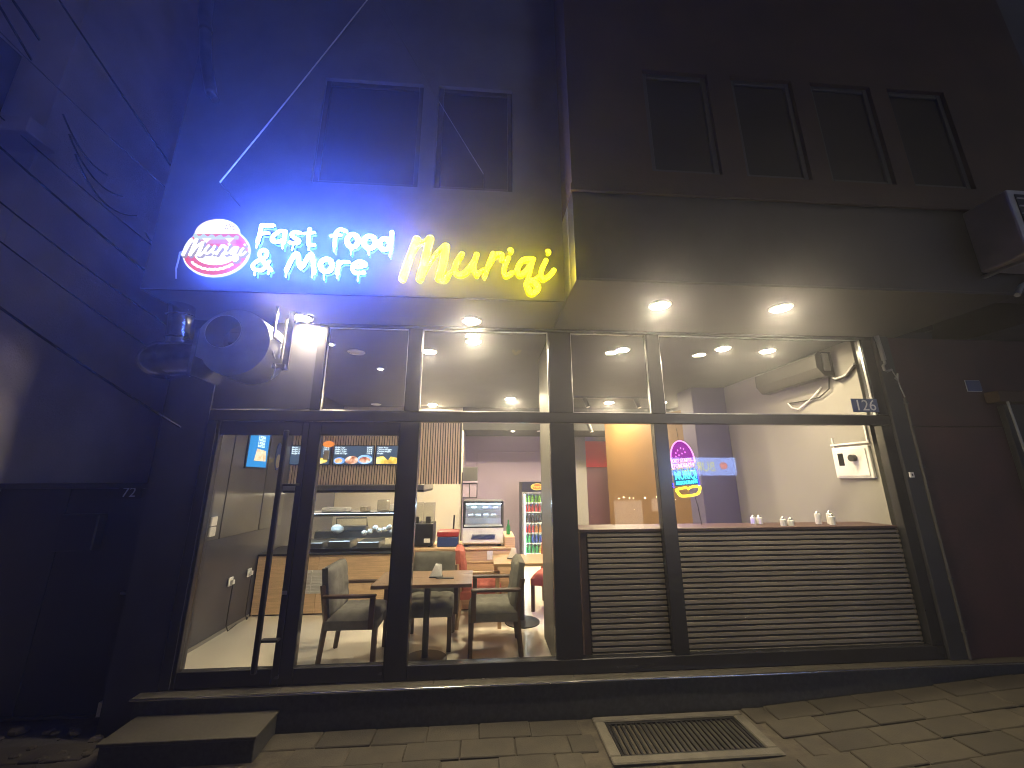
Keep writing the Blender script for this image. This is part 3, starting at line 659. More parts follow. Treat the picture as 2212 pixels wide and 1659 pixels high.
CB = [((-5.2, -1.45, 4.6), (-2.75, -.08, 2.42), .10, .011, 'thick black cable sagging down to the shop corner, lowest of the bundle'), ((-5.2, -1.35, 5.0), (-2.86, .1, 2.95), .10, .006, 'thin black cable, second from the bottom of the left bundle'),
      ((-5.2, -1.3, 5.3), (-2.86, .2, 3.25), .12, .007, 'black cable sagging in the middle of the left bundle'), ((-5.2, -1.2, 5.75), (-2.86, .3, 3.55), .1, .010, 'dark cable above the middle of the left bundle'),
      ((-5.2, -1.1, 5.95), (-2.90, .3, 3.9), .1, .006, 'thin dark cable near the top of the left bundle'), ((-5.2, -1.3, 6.7), (-2.95, .2, 4.6), .08, .006, 'pale cable crossing in front of the neighbour house corner')]
for a, c_, s_, r_, lab in CB:
    tag(put('overhead_cable', MB().tube(sag(a, c_, s_), r_, 6), 'cable_grey' if 'pale' in lab else 'cable_black', None, True), lab, 'cable', 'cables at the left')
CB2 = [((-4.9, -1.0, 7.0), (-4.38, 1.2, 5.4), .05, .012), ((-4.9, -.9, 6.8), (-4.38, 1.0, 5.0), .08, .010), ((-5.0, -1.2, 7.8), (-3.4, .8, 5.0), .06, .009)]
LB2 = ['dark cable highest on the neighbour house wall', 'dark cable looping low on the upper neighbour wall', 'long dark cable crossing the upper left corner']
for (a, c_, s_, r_), lab in zip(CB2, LB2):
    tag(put('overhead_cable', MB().tube(sag(a, c_, s_), r_, 6), 'cable_black', None, True), lab, 'cable', 'cables at the left')
cl = thing('cable_coil', 'tangled dark cable coils hung on the neighbour house corner', 'cable coil', (-4.3, -.3, 5.3))
for i in range(3):
    tube('coil', 'cable_black', cl, sag((-4.34, -.30+.1*i, 5.6-.15*i), (-4.34, .25+.22*i, 5.35-.1*i), .10+.05*i, 12), .008, 6)

# ================================================================ RIGHT: neighbouring wall, plaque, outdoor air conditioner
rw = thing('neighbour_wall', 'dark reddish stone wall of the next building right of the shop', 'wall', (6, .2, .2))
box('stone_wall', 'red_stone', rw, 4.505, 9.0, -.03, .4, .1, 2.48, .004)
box('upper_wall', 'red_stone', rw, 4.505, 9.0, -.02, .4, 2.49, 3.49, .004)
box('upper_block', 'plaster_grey', rw, 5.605, 9.0, -1.0, .4, 3.51, 9.0, 0)
box('shop_shutter', 'anthracite', rw, 5.62, 8.6, -.09, -.035, .75, 2.72, .006)
box('shutter_box', 'plaster_brown', rw, 5.50, 8.7, -.16, -.035, 2.74, 2.86, .006)
tube('awning_arm', 'fanpaint', rw, [(5.58, -.16, 2.74), (5.58, -.2, 1.2)], .012, 6)
n = thing('wall_plaque', 'small dim blue plaque on the wall at far right', 'plaque', (5.42, -.05, 2.95))
box('plate', 'plate_blue', n, 5.33, 5.50, -.045, -.034, 2.88, 3.0, .003)
box('rim', 'plate_digits', n, 5.325, 5.505, -.0335, -.0305, 2.875, 3.005, .001)
ac = thing('outdoor_unit', 'boxy outdoor air conditioner unit at the upper right edge', 'air conditioner', (4.6, -1.25, 3.6))
box('casing', 'ac_out', ac, 4.25, 5.05, -1.42, -1.115, 3.66, 4.25, .015, 2)
box('grille', 'black_matte', ac, 4.30, 4.76, -1.428, -1.421, 3.70, 4.20, .002)
for i in range(7): box('grille_bar', 'ac_out', ac, 4.30, 4.76, -1.436, -1.429, 3.73+.07*i, 3.742+.07*i, .001)
for x_ in (4.3, 4.94): box('wall_bracket', 'steel', ac, x_, x_+.04, -1.46, -1.08, 3.63, 3.655, .002)
tube('drain_hose', 'cable_grey', ac, [(4.22, -1.30, 3.36), (4.45, -1.2, 3.5), (4.75, -1.14, 3.63)], .018, 8)
mat('slat_gap', (.018, .012, .010), .8)
# ================================================================ INTERIOR SHELL
FL = .22
struct('interior_floor', MB().box(-3.05, 5.2, .06, 6.1, .12, FL), 'floor_tile')
struct('ceiling', MB().box(-3.05, 5.2, .052, 6.1, 3.50, 3.6), 'ceiling_black')
struct('rear_ceiling', MB().box(-.45, 5.2, 4.62, 5.95, 3.0, 3.498), 'ceiling_black')
wl = struct('wall_left', MB().box(-3.2, -3.02, .26, 6.1, .15, 3.5), 'grey_wall')
ORG['wall_left'] = Vector((0, 0, 0))
for i, (a, c) in enumerate([(.28, .75), (.76, 1.15), (1.16, 1.95), (1.96, 2.55)]): box('wall_panel', 'grey_wall_upper', wl, -3.018, -3.008+.002*i, a+.004, c-.004, 1.30, 3.49, .003)
box('skirting', 'white_wall', wl, -3.018, -3.004, .3, 2.04, FL, FL+.035, .002)
struct('wall_kitchen', MB().box(-3.02, -.42, 4.7, 4.8, .22, 3.5), 'cream_wall')
struct('wall_passage', MB().box(-.50, -.42, 4.8, 5.9, .22, 3.0), 'lilac_wall')
wb = struct('wall_back', MB().box(-.5, 5.2, 5.9, 6.0, .22, 3.0), 'lilac_wall')
ORG['wall_back'] = Vector((0, 0, 0))
put('moulding', MB().box(-.15, 1.9, 5.88, 5.899, 2.60, 2.625, .003).box(-.15, -.125, 5.88, 5.899, 1.0, 2.599, .003), 'lilac_wall', wb)
box('white_bay', 'white_wall', wb, 1.95, 2.56, 5.80, 5.879, .23, 2.99, 0)
struct('wall_right', MB().box(4.20, 4.30, .092, 2.5, .22, 3.5), 'white_wall')
struct('wall_rear_right', MB().box(4.30, 5.2, 2.3, 6.1, .22, 3.5), 'navy_wall')
box('column_left_trim', 'black', wb, -.435, -.415, 4.66, 4.695, .3, 2.1, .002)
t = thing('red_wall_panel', 'bright red wall panel above a maroon panel at the rear right', 'wall panel', (3.0, 5.85, .3))
box('red_board', 'red_panel', t, 2.565, 3.4, 5.84, 5.895, 2.24, 2.88, .004); box('maroon_board', 'maroon', t, 2.565, 3.4, 5.84, 5.895, .24, 2.236, .004)
t = thing('yellow_partition', 'tall yellow orange partition wall behind the neon sign', 'partition', (3.2, 3.6, FL))
a, c = Vector((2.70, 4.6)), Vector((3.76, 2.62)); nn = Vector((c-a).normalized().yx); nn = Vector((-nn.x, nn.y))*.0
d_ = (c-a).normalized(); pr = Vector((-d_.y, d_.x))*.12
put('board', MB().prism([a, c, c+pr, a+pr], 'z', FL, 3.17), 'yellow_wall', t)
struct('dark_column', MB().box(3.60, 4.199, 2.5, 3.0, FL, 3.499, .006), 'navy_wall')
struct('inner_column', MB().box(.72, .98, .36, 1.06, FL, 3.499, .004), 'column_grey')

# ---------------------------------------------------------------- counter with kitchen line
ct = thing('service_counter', 'long light oak service counter across the back of the room', 'counter', (-1.2, 2.05, FL))
xb = [-3.0, -2.2, -1.16, -.40, .47]
for a, c in zip(xb, xb[1:]): box('front_panel', 'oak', ct, a+.002, c-.002, 2.05, 2.075, FL+.02, .955 if c < -1.1 else .985, .002)
box('carcass', 'black_matte', ct, -2.99, .46, 2.08, 2.72, FL, .94, 0)
box('countertop', 'black', ct, -3.0, -1.163, 2.03, 2.73, .957, .98, .004); box('countertop', 'oak', ct, -1.157, .475, 2.035, 2.73, .988, 1.015, .004)
box('raised_end', 'oak', ct, .33, .475, 2.06, 2.72, 1.017, 1.15, .004)
vt = MB()
for i in range(14): vt.box(-2.43, -2.12, 2.036, 2.045, .50+.018*i, .51+.018*i)
vt.box(-2.45, -2.10, 2.046, 2.0495, .48, .77).box(-2.285, -2.27, 2.035, 2.046, .485, .765)
put('vent_grille', vt, 'white_plastic', ct)
box('price_card', 'paper', ct, .08, .16, 2.043, 2.049, .86, .975, .001)
sl = thing('slatted_menu_wall', 'hanging panel of narrow vertical wood slats carrying the menu screens', 'slat wall', (-1.7, 2.6, 1.9))
box('backing_board', 'black_matte', sl, -3.0, -.35, 2.62, 2.66, 1.88, 2.98, 0)
sm = MB().box(-.0125, .0125, -.018, .0, 0, 1.1, .002).mesh('slat'); sm.materials.append(M['slat_wood'])
x = -2.985
while x < -.355:
    o = bpy.data.objects.new('slat', sm); COL.objects.link(o); o.parent = sl; o.location = (x+1.7, .018, -.02); x += .0405
hd = thing('extractor_hood', 'long cream metal extractor hood under the slatted menu wall', 'extractor hood', (-1.9, 2.5, 1.78))
put('hood_body', MB().prism([(2.42, 1.80), (2.42, 1.87), (2.66, 1.878), (3.6, 1.878), (3.6, 1.80)], 'x', -2.98, -.90), 'steel', hd)
box('lower_lip', 'black', hd, -2.98, -.90, 2.43, 3.55, 1.765, 1.799, .003)
for x_ in (-2.6, -1.9, -1.25): box('hood_light', 'hood_lamp', hd, x_-.2, x_+.2, 2.95, 3.03, 1.750, 1.763, 0)
# menu screens
def menu(x0, x1, label, lines, prices, pic):
    t = thing('menu_screen', label, 'screen', ((x0+x1)/2, 2.57, 2.19))
    z0, z1 = 2.19, 2.475
    box('casing', 'black', t, x0-.012, x1+.012, 2.566, 2.6, z0-.012, z1+.012, .004)
    box('display', 'screen_navy', t, x0, x1, 2.560, 2.5655, z0, z1, 0)
    for i, l in enumerate(lines): text('menu_line', l, 'screen_text', t, x0+.015, 2.557, z1-.035-.031*i, .033, .0005)
    for i, l in enumerate(prices): text('price', l, 'screen_text', t, x1-.105, 2.557, z1-.035-.031*i, .033, .0005)
    return t, z0
t, z0 = menu(-3.0, -2.405, 'leftmost menu screen half hidden behind the door stile', ['Burger', 'Burger Men.', 'Burger XL', 'Burger Plus'], ['2,50 €', '3,00 €', '3,50 €', '4,00 €'], 0)
put('food_picture', MB().prism(ell(-2.60, z0+.055, .17, .05), 'y', 2.556, 2.559), 'pic_fries', t)
t, z0 = menu(-2.345, -1.735, 'middle menu screen with dessert bowls', ['Guffe Cups', 'Guffe 5 Cups', 'Guffe 7 Cups', 'Guffe 10 Cups'], ['0,80 €', '2,20 €', '3,30 €', '5,00 €'], 0)
put('food_picture', MB().prism(ell(-2.06, z0+.065, .10, .062), 'y', 2.5555, 2.5585), 'pic_waffle', t)
put('bowl_picture', MB().prism(ell(-1.86, z0+.075, .115, .072), 'y', 2.5565, 2.559), 'pic_bluebowl', t)
put('food_picture', MB().prism(ell(-1.86, z0+.068, .085, .045), 'y', 2.5535, 2.5555), 'pic_waffle', t)
put('bowl_picture', MB().prism(ell(-2.25, z0+.055, .085, .052), 'y', 2.5565, 2.559), 'pic_bluebowl', t)
put('food_picture', MB().prism(ell(-2.26, z0+.055, .06, .038), 'y', 2.5535, 2.5555), 'pic_sub', t)
t, z0 = menu(-1.688, -1.08, 'right menu screen showing golden fried snacks', ['Onion Rings', 'Chicken Nuggets', 'Chicken Fingers', 'Pirojka'], [], 0)
put('food_picture', MB().prism([(-1.68, z0+.008), (-1.2, z0+.008), (-1.2, z0+.12), (-1.3, z0+.15), (-1.36, z0+.10), (-1.46, z0+.12), (-1.5, z0+.06), (-1.58, z0+.13), (-1.68, z0+.11)], 'y', 2.556, 2.559), 'pic_fries', t)
t = thing('hanging_badge', 'round orange badge hanging at the left menu screen', 'badge', (-2.36, 2.52, 2.46))
put('badge_disc', MB().prism(ell(-2.43, 2.50, .085, .05), 'y', 2.53, 2.54), 'screen_orange', t); box('badge_card', 'kraft', t, -2.49, -2.41, 2.535, 2.545, 2.26, 2.40, .002)
tv = thing('wall_screen', 'blue menu screen mounted on the grey left wall', 'screen', (-3.0, 1.63, 2.1))
box('casing', 'black', tv, -3.006, -2.985, 1.40, 1.89, 2.10, 2.58, .004)
box('display', 'screen_blue', tv, -2.9845, -2.981, 1.42, 1.87, 2.12, 2.56, 0)
put('food_picture', MB().prism([(1.56, 2.2), (1.84, 2.2), (1.82, 2.34), (1.60, 2.36)], 'x', -2.9805, -2.979), 'pic_sub', tv)
for i in range(4): text('menu_line', '%d ROLLS' % (3, 7, 5, 8)[i], 'screen_text', tv, -2.978, 1.60, 2.50-.04*i, .045, .0005, face='+x')
t = thing('oval_wall_disc', 'narrow blue oval disc with a beige patch on the left wall beside the screen', 'sign', (-3.0, 2.18, 2.1))  # flat oval disc, blue with a beige lower patch
put('disc', MB().prism([(2.19+.075*math.cos(R(a)), 2.29+.2*math.sin(R(a))) for a in range(0, 360, 12)], 'x', -3.006, -2.99), 'blue_plastic', t)
put('picture', MB().prism([(2.19+.055*math.cos(R(a)), 2.22+.10*math.sin(R(a))) for a in range(0, 360, 15)], 'x', -2.9895, -2.986), 'kraft', t)
for yy, zz, lab in [(1.0, 1.45, 'white double light switch on the left wall inside the door')]:
    t = thing('light_switch', lab, 'switch', (-3.0, yy, zz))
    for dz in (-.055, .055): box('rocker', 'white_plastic', t, -3.006, -2.985, yy-.05, yy+.05, zz+dz-.05, zz+dz+.05, .006)
for yy, zz, lab in [(1.50, .77, 'white wall socket with a plugged black cable low on the left wall'), (1.88, .79, 'white wall socket low on the left wall next to the counter')]:
    t = thing('wall_socket', lab, 'socket', (-3.0, yy, zz))
    box('plate', 'white_plastic', t, -3.006, -2.99, yy-.04, yy+.04, zz-.05, zz+.05, .005); box('plug', 'white_plastic', t, -2.989, -2.955, yy-.02, yy+.02, zz-.03, zz+.02, .005)
    tube('cord', 'cable_black', t, [(-2.965, yy, zz-.03), (-2.97, yy, .5), (-2.97, yy, .30), (-2.955, yy+.02, .235), (-2.965, yy+.2 if yy < 1.6 else yy+.05, .25)], .006, 6)
# glass sneeze guard kitchen line
sn = thing('serving_line', 'black framed glass serving line with food trays on the counter', 'serving line', (-1.85, 2.3, .98))
fr = MB().box(-2.55, -1.20, 2.12, 2.15, .985, 1.025, .003).box(-2.55, -1.20, 2.12, 2.15, 1.45, 1.485, .003).box(-2.55, -2.52, 2.12, 2.15, 1.026, 1.449, .003).box(-1.23, -1.20, 2.12, 2.15, 1.026, 1.449, .003)
fr.box(-2.55, -1.20, 2.151, 2.52, 1.486, 1.50, .002)
put('frame', fr, 'black', sn)
box('light_strip', 'led_cool', sn, -2.5, -1.25, 2.17, 2.185, 1.474, 1.484, 0)
put('glass_panel', MB().box(-2.519, -1.231, 2.13, 2.135, 1.026, 1.449), 'case_glass', sn)
for i, x in enumerate([-2.4, -2.02, -1.62]): box('food_tray', 'tray', sn, x-.15, x+.16, 2.22, 2.60, 1.0, 1.09+.02*(i == 1), .01)
box('rear_shelf', 'tray', sn, -2.5, -1.25, 2.55, 2.70, 1.10, 1.20, .006)
b = MB()
for x, z in [(-1.70, 1.235), (-1.62, 1.25), (-1.55, 1.30), (-1.48, 1.265), (-1.42, 1.275), (-1.35, 1.305), (-1.30, 1.25)]:
    o = put('bread_bun', MB().ball((0, 0, 0), .044, (1, 1, .9), 12, 8), 'egg', None, True); o.location = (x, 2.30, z-.03)
    tag(o, 'pale round bun in the heap on the serving line', 'bun', 'buns on the serving line')
o = put('plastic_bag', MB().ball((-2.12, 2.40, 1.25), .075, (1.2, .8, .8), 14, 10), 'paper', None, True)
for v in o.data.vertices: v.co += Vector((random.uniform(-.012, .012), random.uniform(-.012, .012), random.uniform(-.012, .012)))
tag(o, 'crumpled white plastic bag on the serving line', 'bag')
gr = thing('contact_grill', 'grey contact grill with raised handle behind the serving glass', 'grill', (-2.05, 2.58, 1.2))
box('grill_body', 'tray', gr, -2.2, -1.75, 2.56, 2.69, 1.2, 1.27, .01); put('grill_handle', MB().tube([(-2.2, 2.6, 1.27), (-2.2, 2.55, 1.39), (-1.75, 2.55, 1.39), (-1.75, 2.6, 1.27)], .010, 6), 'black', gr)
for x, w_, h_, m_, lab, nm in [(-2.13, .36, .06, 'paper', 'flat pile of paper sheets on top of the serving line', 'paper_pile'), (-1.72, .10, .07, 'kraft', 'small brown box on top of the serving line', 'carton'), (-1.46, .14, .16, 'clear_plastic', 'clear plastic tub on top of the serving line', 'plastic_tub'), (-1.28, .14, .10, 'paper', 'white carrier bag on the right end of the serving line top', 'carrier_bag')]:
    o = put(nm, MB().box(x-w_/2, x+w_/2, 2.22, 2.42, 1.502, 1.502+h_, .012, 2), m_, None); tag(o, lab, nm.split('_')[-1])
# appliances on the right part of the counter
t = thing('drink_dispenser', 'black drink machine with two clear tanks on the counter', 'dispenser', (-.86, 2.3, 1.015))
box('body', 'black', t, -1.03, -.70, 2.15, 2.55, 1.03, 1.335, .012, 2); box('label_card', 'paper', t, -.82, -.735, 2.143, 2.149, 1.08, 1.135, .001)
for x in (-.95, -.78):
    box('tank', 'clear_plastic', t, x-.075, x+.075, 2.2, 2.42, 1.34, 1.62, .012, 2); box('tank_spout', 'black_matte', t, x-.03, x+.04, 2.17, 2.198, 1.345, 1.43, .006)
put('feet', MB().box(-1.0, -.96, 2.2, 2.5, 1.016, 1.029).box(-.77, -.73, 2.2, 2.5, 1.016, 1.029), 'black', t)
t = thing('storage_box', 'blue box with a red lid on the counter beside the display case', 'box', (-.49, 2.3, 1.015))
box('body', 'blue_plastic', t, -.635, -.335, 2.16, 2.45, 1.017, 1.15, .01, 2); box('lid', 'red_plastic', t, -.64, -.33, 2.155, 2.455, 1.152, 1.225, .015, 2)
o = put('black_rod', MB().tube([(-.44, 2.52, 1.016), (-.425, 2.52, 1.42)], .012, 8), 'black', None, True); tag(o, 'upright thin black rod behind the red and blue box', 'rod')
dc = thing('display_case', 'small lit glass display case with slanted white base on the counter', 'display case', (.02, 2.35, 1.017))
put('base', MB().prism([(2.13, 1.07), (2.17, 1.265), (2.62, 1.265), (2.62, 1.05), (2.15, 1.05)], 'x', -.275, .315), 'white_plastic', dc)
pg = MB()
for i in range(26): pg.prism([(2.1365+.008*k*.0, 0) for k in range(0)] or [(-.15+.013*i, 1.115), (-.143+.013*i, 1.115), (-.128+.013*i, 1.185), (-.135+.013*i, 1.185)], 'y', 2.128, 2.139)
put('base_grille', pg, 'blue_plastic', dc)
fr = MB()
for x in (-.275, .30):
    fr.box(x, x+.018, 2.172, 2.19, 1.266, 1.63, .002); fr.box(x, x+.018, 2.60, 2.618, 1.266, 1.63, .002); fr.box(x, x+.018, 2.191, 2.599, 1.612, 1.63, .002)
fr.box(-.256, .299, 2.172, 2.19, 1.266, 1.285, .002).box(-.256, .299, 2.172, 2.188, 1.614, 1.63, .002)
put('case_frame', fr, 'black', dc)
put('front_glass', MB().box(-.256, .299, 2.178, 2.182, 1.286, 1.613), 'case_glass', dc)
for z in (1.40, 1.51): put('glass_shelf', MB().box(-.255, .298, 2.2, 2.59, z, z+.006), 'case_glass', dc)
box('back_panel', 'white_plastic', dc, -.255, .298, 2.6, 2.612, 1.27, 1.6, 0)
box('top_panel', 'steel', dc, -.275, .318, 2.172, 2.62, 1.632, 1.645, .002)
box('light_strip', 'led_cool', dc, -.235, .28, 2.20, 2.215, 1.592, 1.606, 0)
put('case_feet', MB().box(-.25, -.2, 2.18, 2.5, 1.017, 1.049).box(.23, .28, 2.18, 2.5, 1.017, 1.049), 'black', dc)
for x, z in [(-.17, 1.41), (-.06, 1.41), (.06, 1.41), (.17, 1.41), (-.12, 1.52), (.05, 1.52), (.2, 1.52)]:
    o = put('pastry_tub', MB().box(-.04, .04, -.05, .05, 0, .03, .006), 'paper', None); o.location = (x, 2.36, z+.007); tag(o, 'small white tub on a glass shelf of the display case', 'tub', 'tubs in the display case')
o = put('glass_bottle', MB().lathe([(.03, 0), (.03, .10), (.011, .15), (.011, .2), (.013, .205)], 12), 'drink_green', None, True); o.location = (.40, 2.35, 1.152); tag(o, 'thin dark bottle on the raised counter end', 'bottle')
# wall cabinets on the passage wall
cb = thing('wall_cabinet', 'grey wall cabinet with two small glazed doors left of the fridge', 'cabinet', (-.28, 5.0, 1.55))
box('upper_box', 'column_grey', cb, -.44, -.11, 4.85, 5.2, 1.92, 2.21, .004)
box('shelf_board', 'lilac_wall', cb, -.44, -.10, 4.84, 5.2, 1.88, 1.915, .003)
box('cabinet_body', 'black', cb, -.44, -.11, 4.88, 5.2, 1.56, 1.875, .003)
for a, c in ((-.425, -.285), (-.268, -.125)): box('cabinet_door', 'lilac_wall', cb, a, c, 4.872, 4.879, 1.58, 1.86, .002)

# ---------------------------------------------------------------- drinks fridge
fx0, fx1, fy0, fy1, fz0, fz1 = .84, 1.48, 4.70, 5.34, FL, 1.90
fr_ = thing('drinks_fridge', 'black glass door drinks fridge with a red oval badge, full of bottles', 'fridge', ((fx0+fx1)/2, 5.0, FL))
b = MB().box(fx0, fx0+.04, fy0+.03, fy1, fz0, fz1, .003).box(fx1-.04, fx1, fy0+.03, fy1, fz0, fz1, .003).box(fx0+.041, fx1-.041, fy1-.04, fy1, fz0, fz1, 0).box(fx0+.041, fx1-.041, fy0+.03, fy1-.041, fz0, fz0+.18, 0).box(fx0+.041, fx1-.041, fy0+.03, fy1-.041, fz1-.2, fz1, 0)
put('cabinet', b, 'black', fr_)
box('back_liner', 'white_plastic', fr_, fx0+.045, fx1-.045, fy1-.06, fy1-.045, fz0+.19, fz1-.205, 0)
hb = box('header', 'black', fr_, fx0, fx1, fy0, fy0+.028, fz1-.21, fz1, .004)
put('badge', MB().prism(ell(1.17, fz1-.105, .135, .07), 'y', fy0-.012, fy0-.001), 'logo_oval_y', hb); put('badge_center', MB().prism(ell(1.17, fz1-.105, .122, .058), 'y', fy0-.016, fy0-.0125), 'logo_oval', hb)
text('badge_text', 'Frutti', 'logo_oval_y', hb, 1.17, fy0-.018, fz1-.135, .095, .001, 'CENTER')
put('door_frame', MB().box(fx0+.005, fx0+.05, fy0, fy0+.028, fz0+.02, fz1-.212, .004).box(fx1-.05, fx1-.005, fy0, fy0+.028, fz0+.02, fz1-.212, .004).box(fx0+.051, fx1-.051, fy0, fy0+.028, fz0+.02, fz0+.16, .004).box(fx0+.051, fx1-.051, fy0, fy0+.028, fz1-.255, fz1-.212, .004), 'cable_grey', fr_)
put('door_glass', MB().box(fx0+.051, fx1-.051, fy0+.010, fy0+.014, fz0+.161, fz1-.256), 'case_glass', fr_)
box('light_strip', 'fridge_led', fr_, fx0+.055, fx0+.068, fy0+.04, fy0+.06, fz0+.2, fz1-.26, 0); box('light_strip', 'fridge_led', fr_, fx1-.068, fx1-.055, fy0+.04, fy0+.06, fz0+.2, fz1-.26, 0)
SH = [.46, .66, .86, 1.06, 1.28, 1.47]
for z in SH: box('wire_shelf', 'white_plastic', fr_, fx0+.045, fx1-.045, fy0+.05, fy1-.07, z-.02, z-.004, .002)
bot = {}
def bottle(kind, x, y, z, lab):
    if kind not in bot:
        t = thing('bottle', lab, 'bottle', (x, y, z), 'bottles in the drinks fridge', 0, True)
        put('body', MB().lathe([(.028, 0), (.031, .006), (.031, .09), (.024, .118), (.012, .138), (.012, .15)], 10), 'drink_'+kind, t, True)
        put('cap', MB().lathe([(.014, .1505), (.014, .166)], 8), 'white_plastic', t)
        bot[kind] = t
    else:
        t = dup(bot[kind]); t.location = (x, y, z); t['label'] = lab
    return t
rows = [(1.47, ['lime']*7, 'lime green bottle on the top shelf of the drinks fridge'), (1.28, ['redjuice']*7, 'red bottle on the second shelf of the drinks fridge'), (1.06, ['cola']*7, 'dark cola bottle on the third shelf of the drinks fridge'),
        (.86, ['redjuice']*3+['orange']*4, None), (.66, ['green']*2+['blue']*3+['orange']*2, None), (.46, ['green']*4+['yellow']*3, None)]
nm = {.86: 'fourth', .66: 'fifth', .46: 'lowest'}
cn = dict(redjuice='red', orange='orange', green='green', blue='blue', yellow='yellow', lime='lime green', cola='dark cola')
for z, ks, lab in rows:
    for i, k_ in enumerate(ks): bottle(k_, fx0+.095+.075*i, fy0+.13, z, lab or '%s bottle on the %s shelf of the drinks fridge' % (cn[k_], nm[z]))

# ---------------------------------------------------------------- tables and chairs
def table(x0, x1, y0, y1, label, px, py):
    t = thing('cafe_table', label, 'table', (px, py, FL))
    z = FL+.74
    box('table_top', 'walnut_top' if y0 < 1 else 'oak_top', t, x0, x1, y0, y1, z-.035, z, .005, 2)
    put('pedestal', MB().tube([(px, py, FL+.02), (px, py, z-.036)], .032, 12), 'black', t, True)
    put('base_plate', MB().lathe([(.22, 0), (.22, .012), (.05, .03)], 24, (px, py, FL+.001)), 'black', t, True)
    return t
table(-1.06, -.09, .36, .95, 'brown wooden table nearest the glass with grey chairs round it', -.545, .60)
table(.15, .92, 1.24, 1.84, 'lighter wooden table further back beside the red chairs', .52, 1.56)
def chair(label, x, y, rz, fab, wood='walnut', arms=True):
    t = thing('armchair' if arms else 'chair', label, 'chair', (x, y, FL), 'upholstered dining chairs', rz, True)
    # local frame: sitter looks to -y
    s_ = put('seat', MB().cushion(.54, .52, .15, 3, 3), fab, t, True); s_.location = (0, 0, .325)
    bk = put('backrest', MB().cushion(.50, .47, .11, 3, 3, 14, .016), fab, t, True)
    bk.location = (0, .30, .645); bk.rotation_euler = (R(82), 0, 0)
    for sx in (-1, 1):
        put('leg', MB().prism([(sx*.235-.022, -.25), (sx*.235+.022, -.25), (sx*.235+.022, -.205), (sx*.235-.022, -.205)], 'z', 0, .34), wood, t)
        put('leg', MB().tube([(sx*.235, .30, .72), (sx*.235, .245, .40), (sx*.235, .285, 0)], .034, 4, .024), wood, t)
        if arms:
            put('armrest', MB().box(sx*.295-.028, sx*.295+.028, -.23, .28, .615, .645, .008), wood, t)
            put('arm_post', MB().box(sx*.295-.02, sx*.295+.02, -.225, -.175, .34, .614, .005), wood, t)
    return t
chair('grey armchair at the left of the front table, seen from its side', -1.25, .74, R(90), 'fabric_grey')
chair('olive grey armchair at the right of the front table, nearest the mullion', .13, .84, R(-90), 'fabric_olive')
chair('grey armchair behind the front table facing the street', -.56, 1.02, R(0), 'fabric_olive')
chair('red upholstered armchair at the rear table', -.0, 1.62, R(90), 'fabric_red', 'oak_top')
chair('red chair half hidden behind the inner column at the rear table', 1.02, 2.06, R(-25), 'fabric_red', 'walnut', False)
def napkins(x, y, z, label):
    t = thing('napkin_holder', label, 'napkin holder', (x, y, z))
    box('stand', 'black', t, x-.07, x+.07, y-.045, y+.045, z, z+.01, .002)
    b = MB()
    for i in range(5): b.prism([(x-.065+.006*i, z+.011), (x+.06, z+.011), (x+.012+.01*i, z+.115+.008*(i % 2)), (x-.01, z+.125)], 'y', y-.035+.014*i, y-.029+.014*i)
    put('napkin_stack', b, 'paper', t)
napkins(-.47, .66, FL+.741, 'white napkins in a holder on the front table')
napkins(.40, 1.56, FL+.741, 'white napkins in a holder on the rear table')
o = put('menu_booklet', MB().box(-.46, -.28, .56, .62, FL+.742, FL+.748, .001), 'black', None); tag(o, 'flat dark menu lying on the front table', 'menu')

# ---------------------------------------------------------------- slatted low partition behind the right panes
pt = thing('slatted_partition', 'low partition of brown horizontal slats behind the right panes', 'partition', (2.6, .12, FL))
box('backing_board', 'slat_gap', pt, 1.0, 4.199, .064, .09, .32, 1.455, 0)
box('end_post', 'slat_end', pt, .935, .998, .055, .20, FL, 1.455, .004)
hsm = MB().box(-1.598, 1.599, -.026, 0, 0, .028, .0015).mesh('slat'); hsm.materials.append(M['slat_brown'])
for i in range(24):
    o = bpy.data.objects.new('slat', hsm); COL.objects.link(o); o.parent = pt; o.location = (2.6-2.6, .063-.12, .365+.0458*i-FL)
box('shelf_top', 'slat_end', pt, .93, 4.196, .03, .42, 1.457, 1.485, .004)
def jar(x, y, label, h=.07, r=.028):
    t = thing('table_jar', label, 'jar', (x, y, 1.486), 'shakers on the partition shelf', 0, True)
    put('jar_body', MB().lathe([(r, 0), (r, h), (r*.8, h+.006)], 12), 'white_plastic', t, True); put('jar_lid', MB().lathe([(r*.7, h+.0065), (r*.6, h+.02), (.006, h+.03)], 10), 'steel', t, True)
for x, y, h, lab in [(2.86, .30, .06, 'leftmost small white shaker on the partition shelf'), (2.93, .30, .06, 'second small white shaker from the left on the partition shelf'), (3.05, .12, .06, 'white shaker with knob in the middle of the shelf, front'), (3.13, .12, .05, 'short white shaker beside the knobbed one'),
                     (3.52, .22, .10, 'wide white sugar pot on the partition shelf'), (3.60, .14, .08, 'white shaker just in front of the sugar pots'), (3.67, .24, .10, 'rightmost white sugar pot on the partition shelf')]:
    jar(x, y, lab, h)
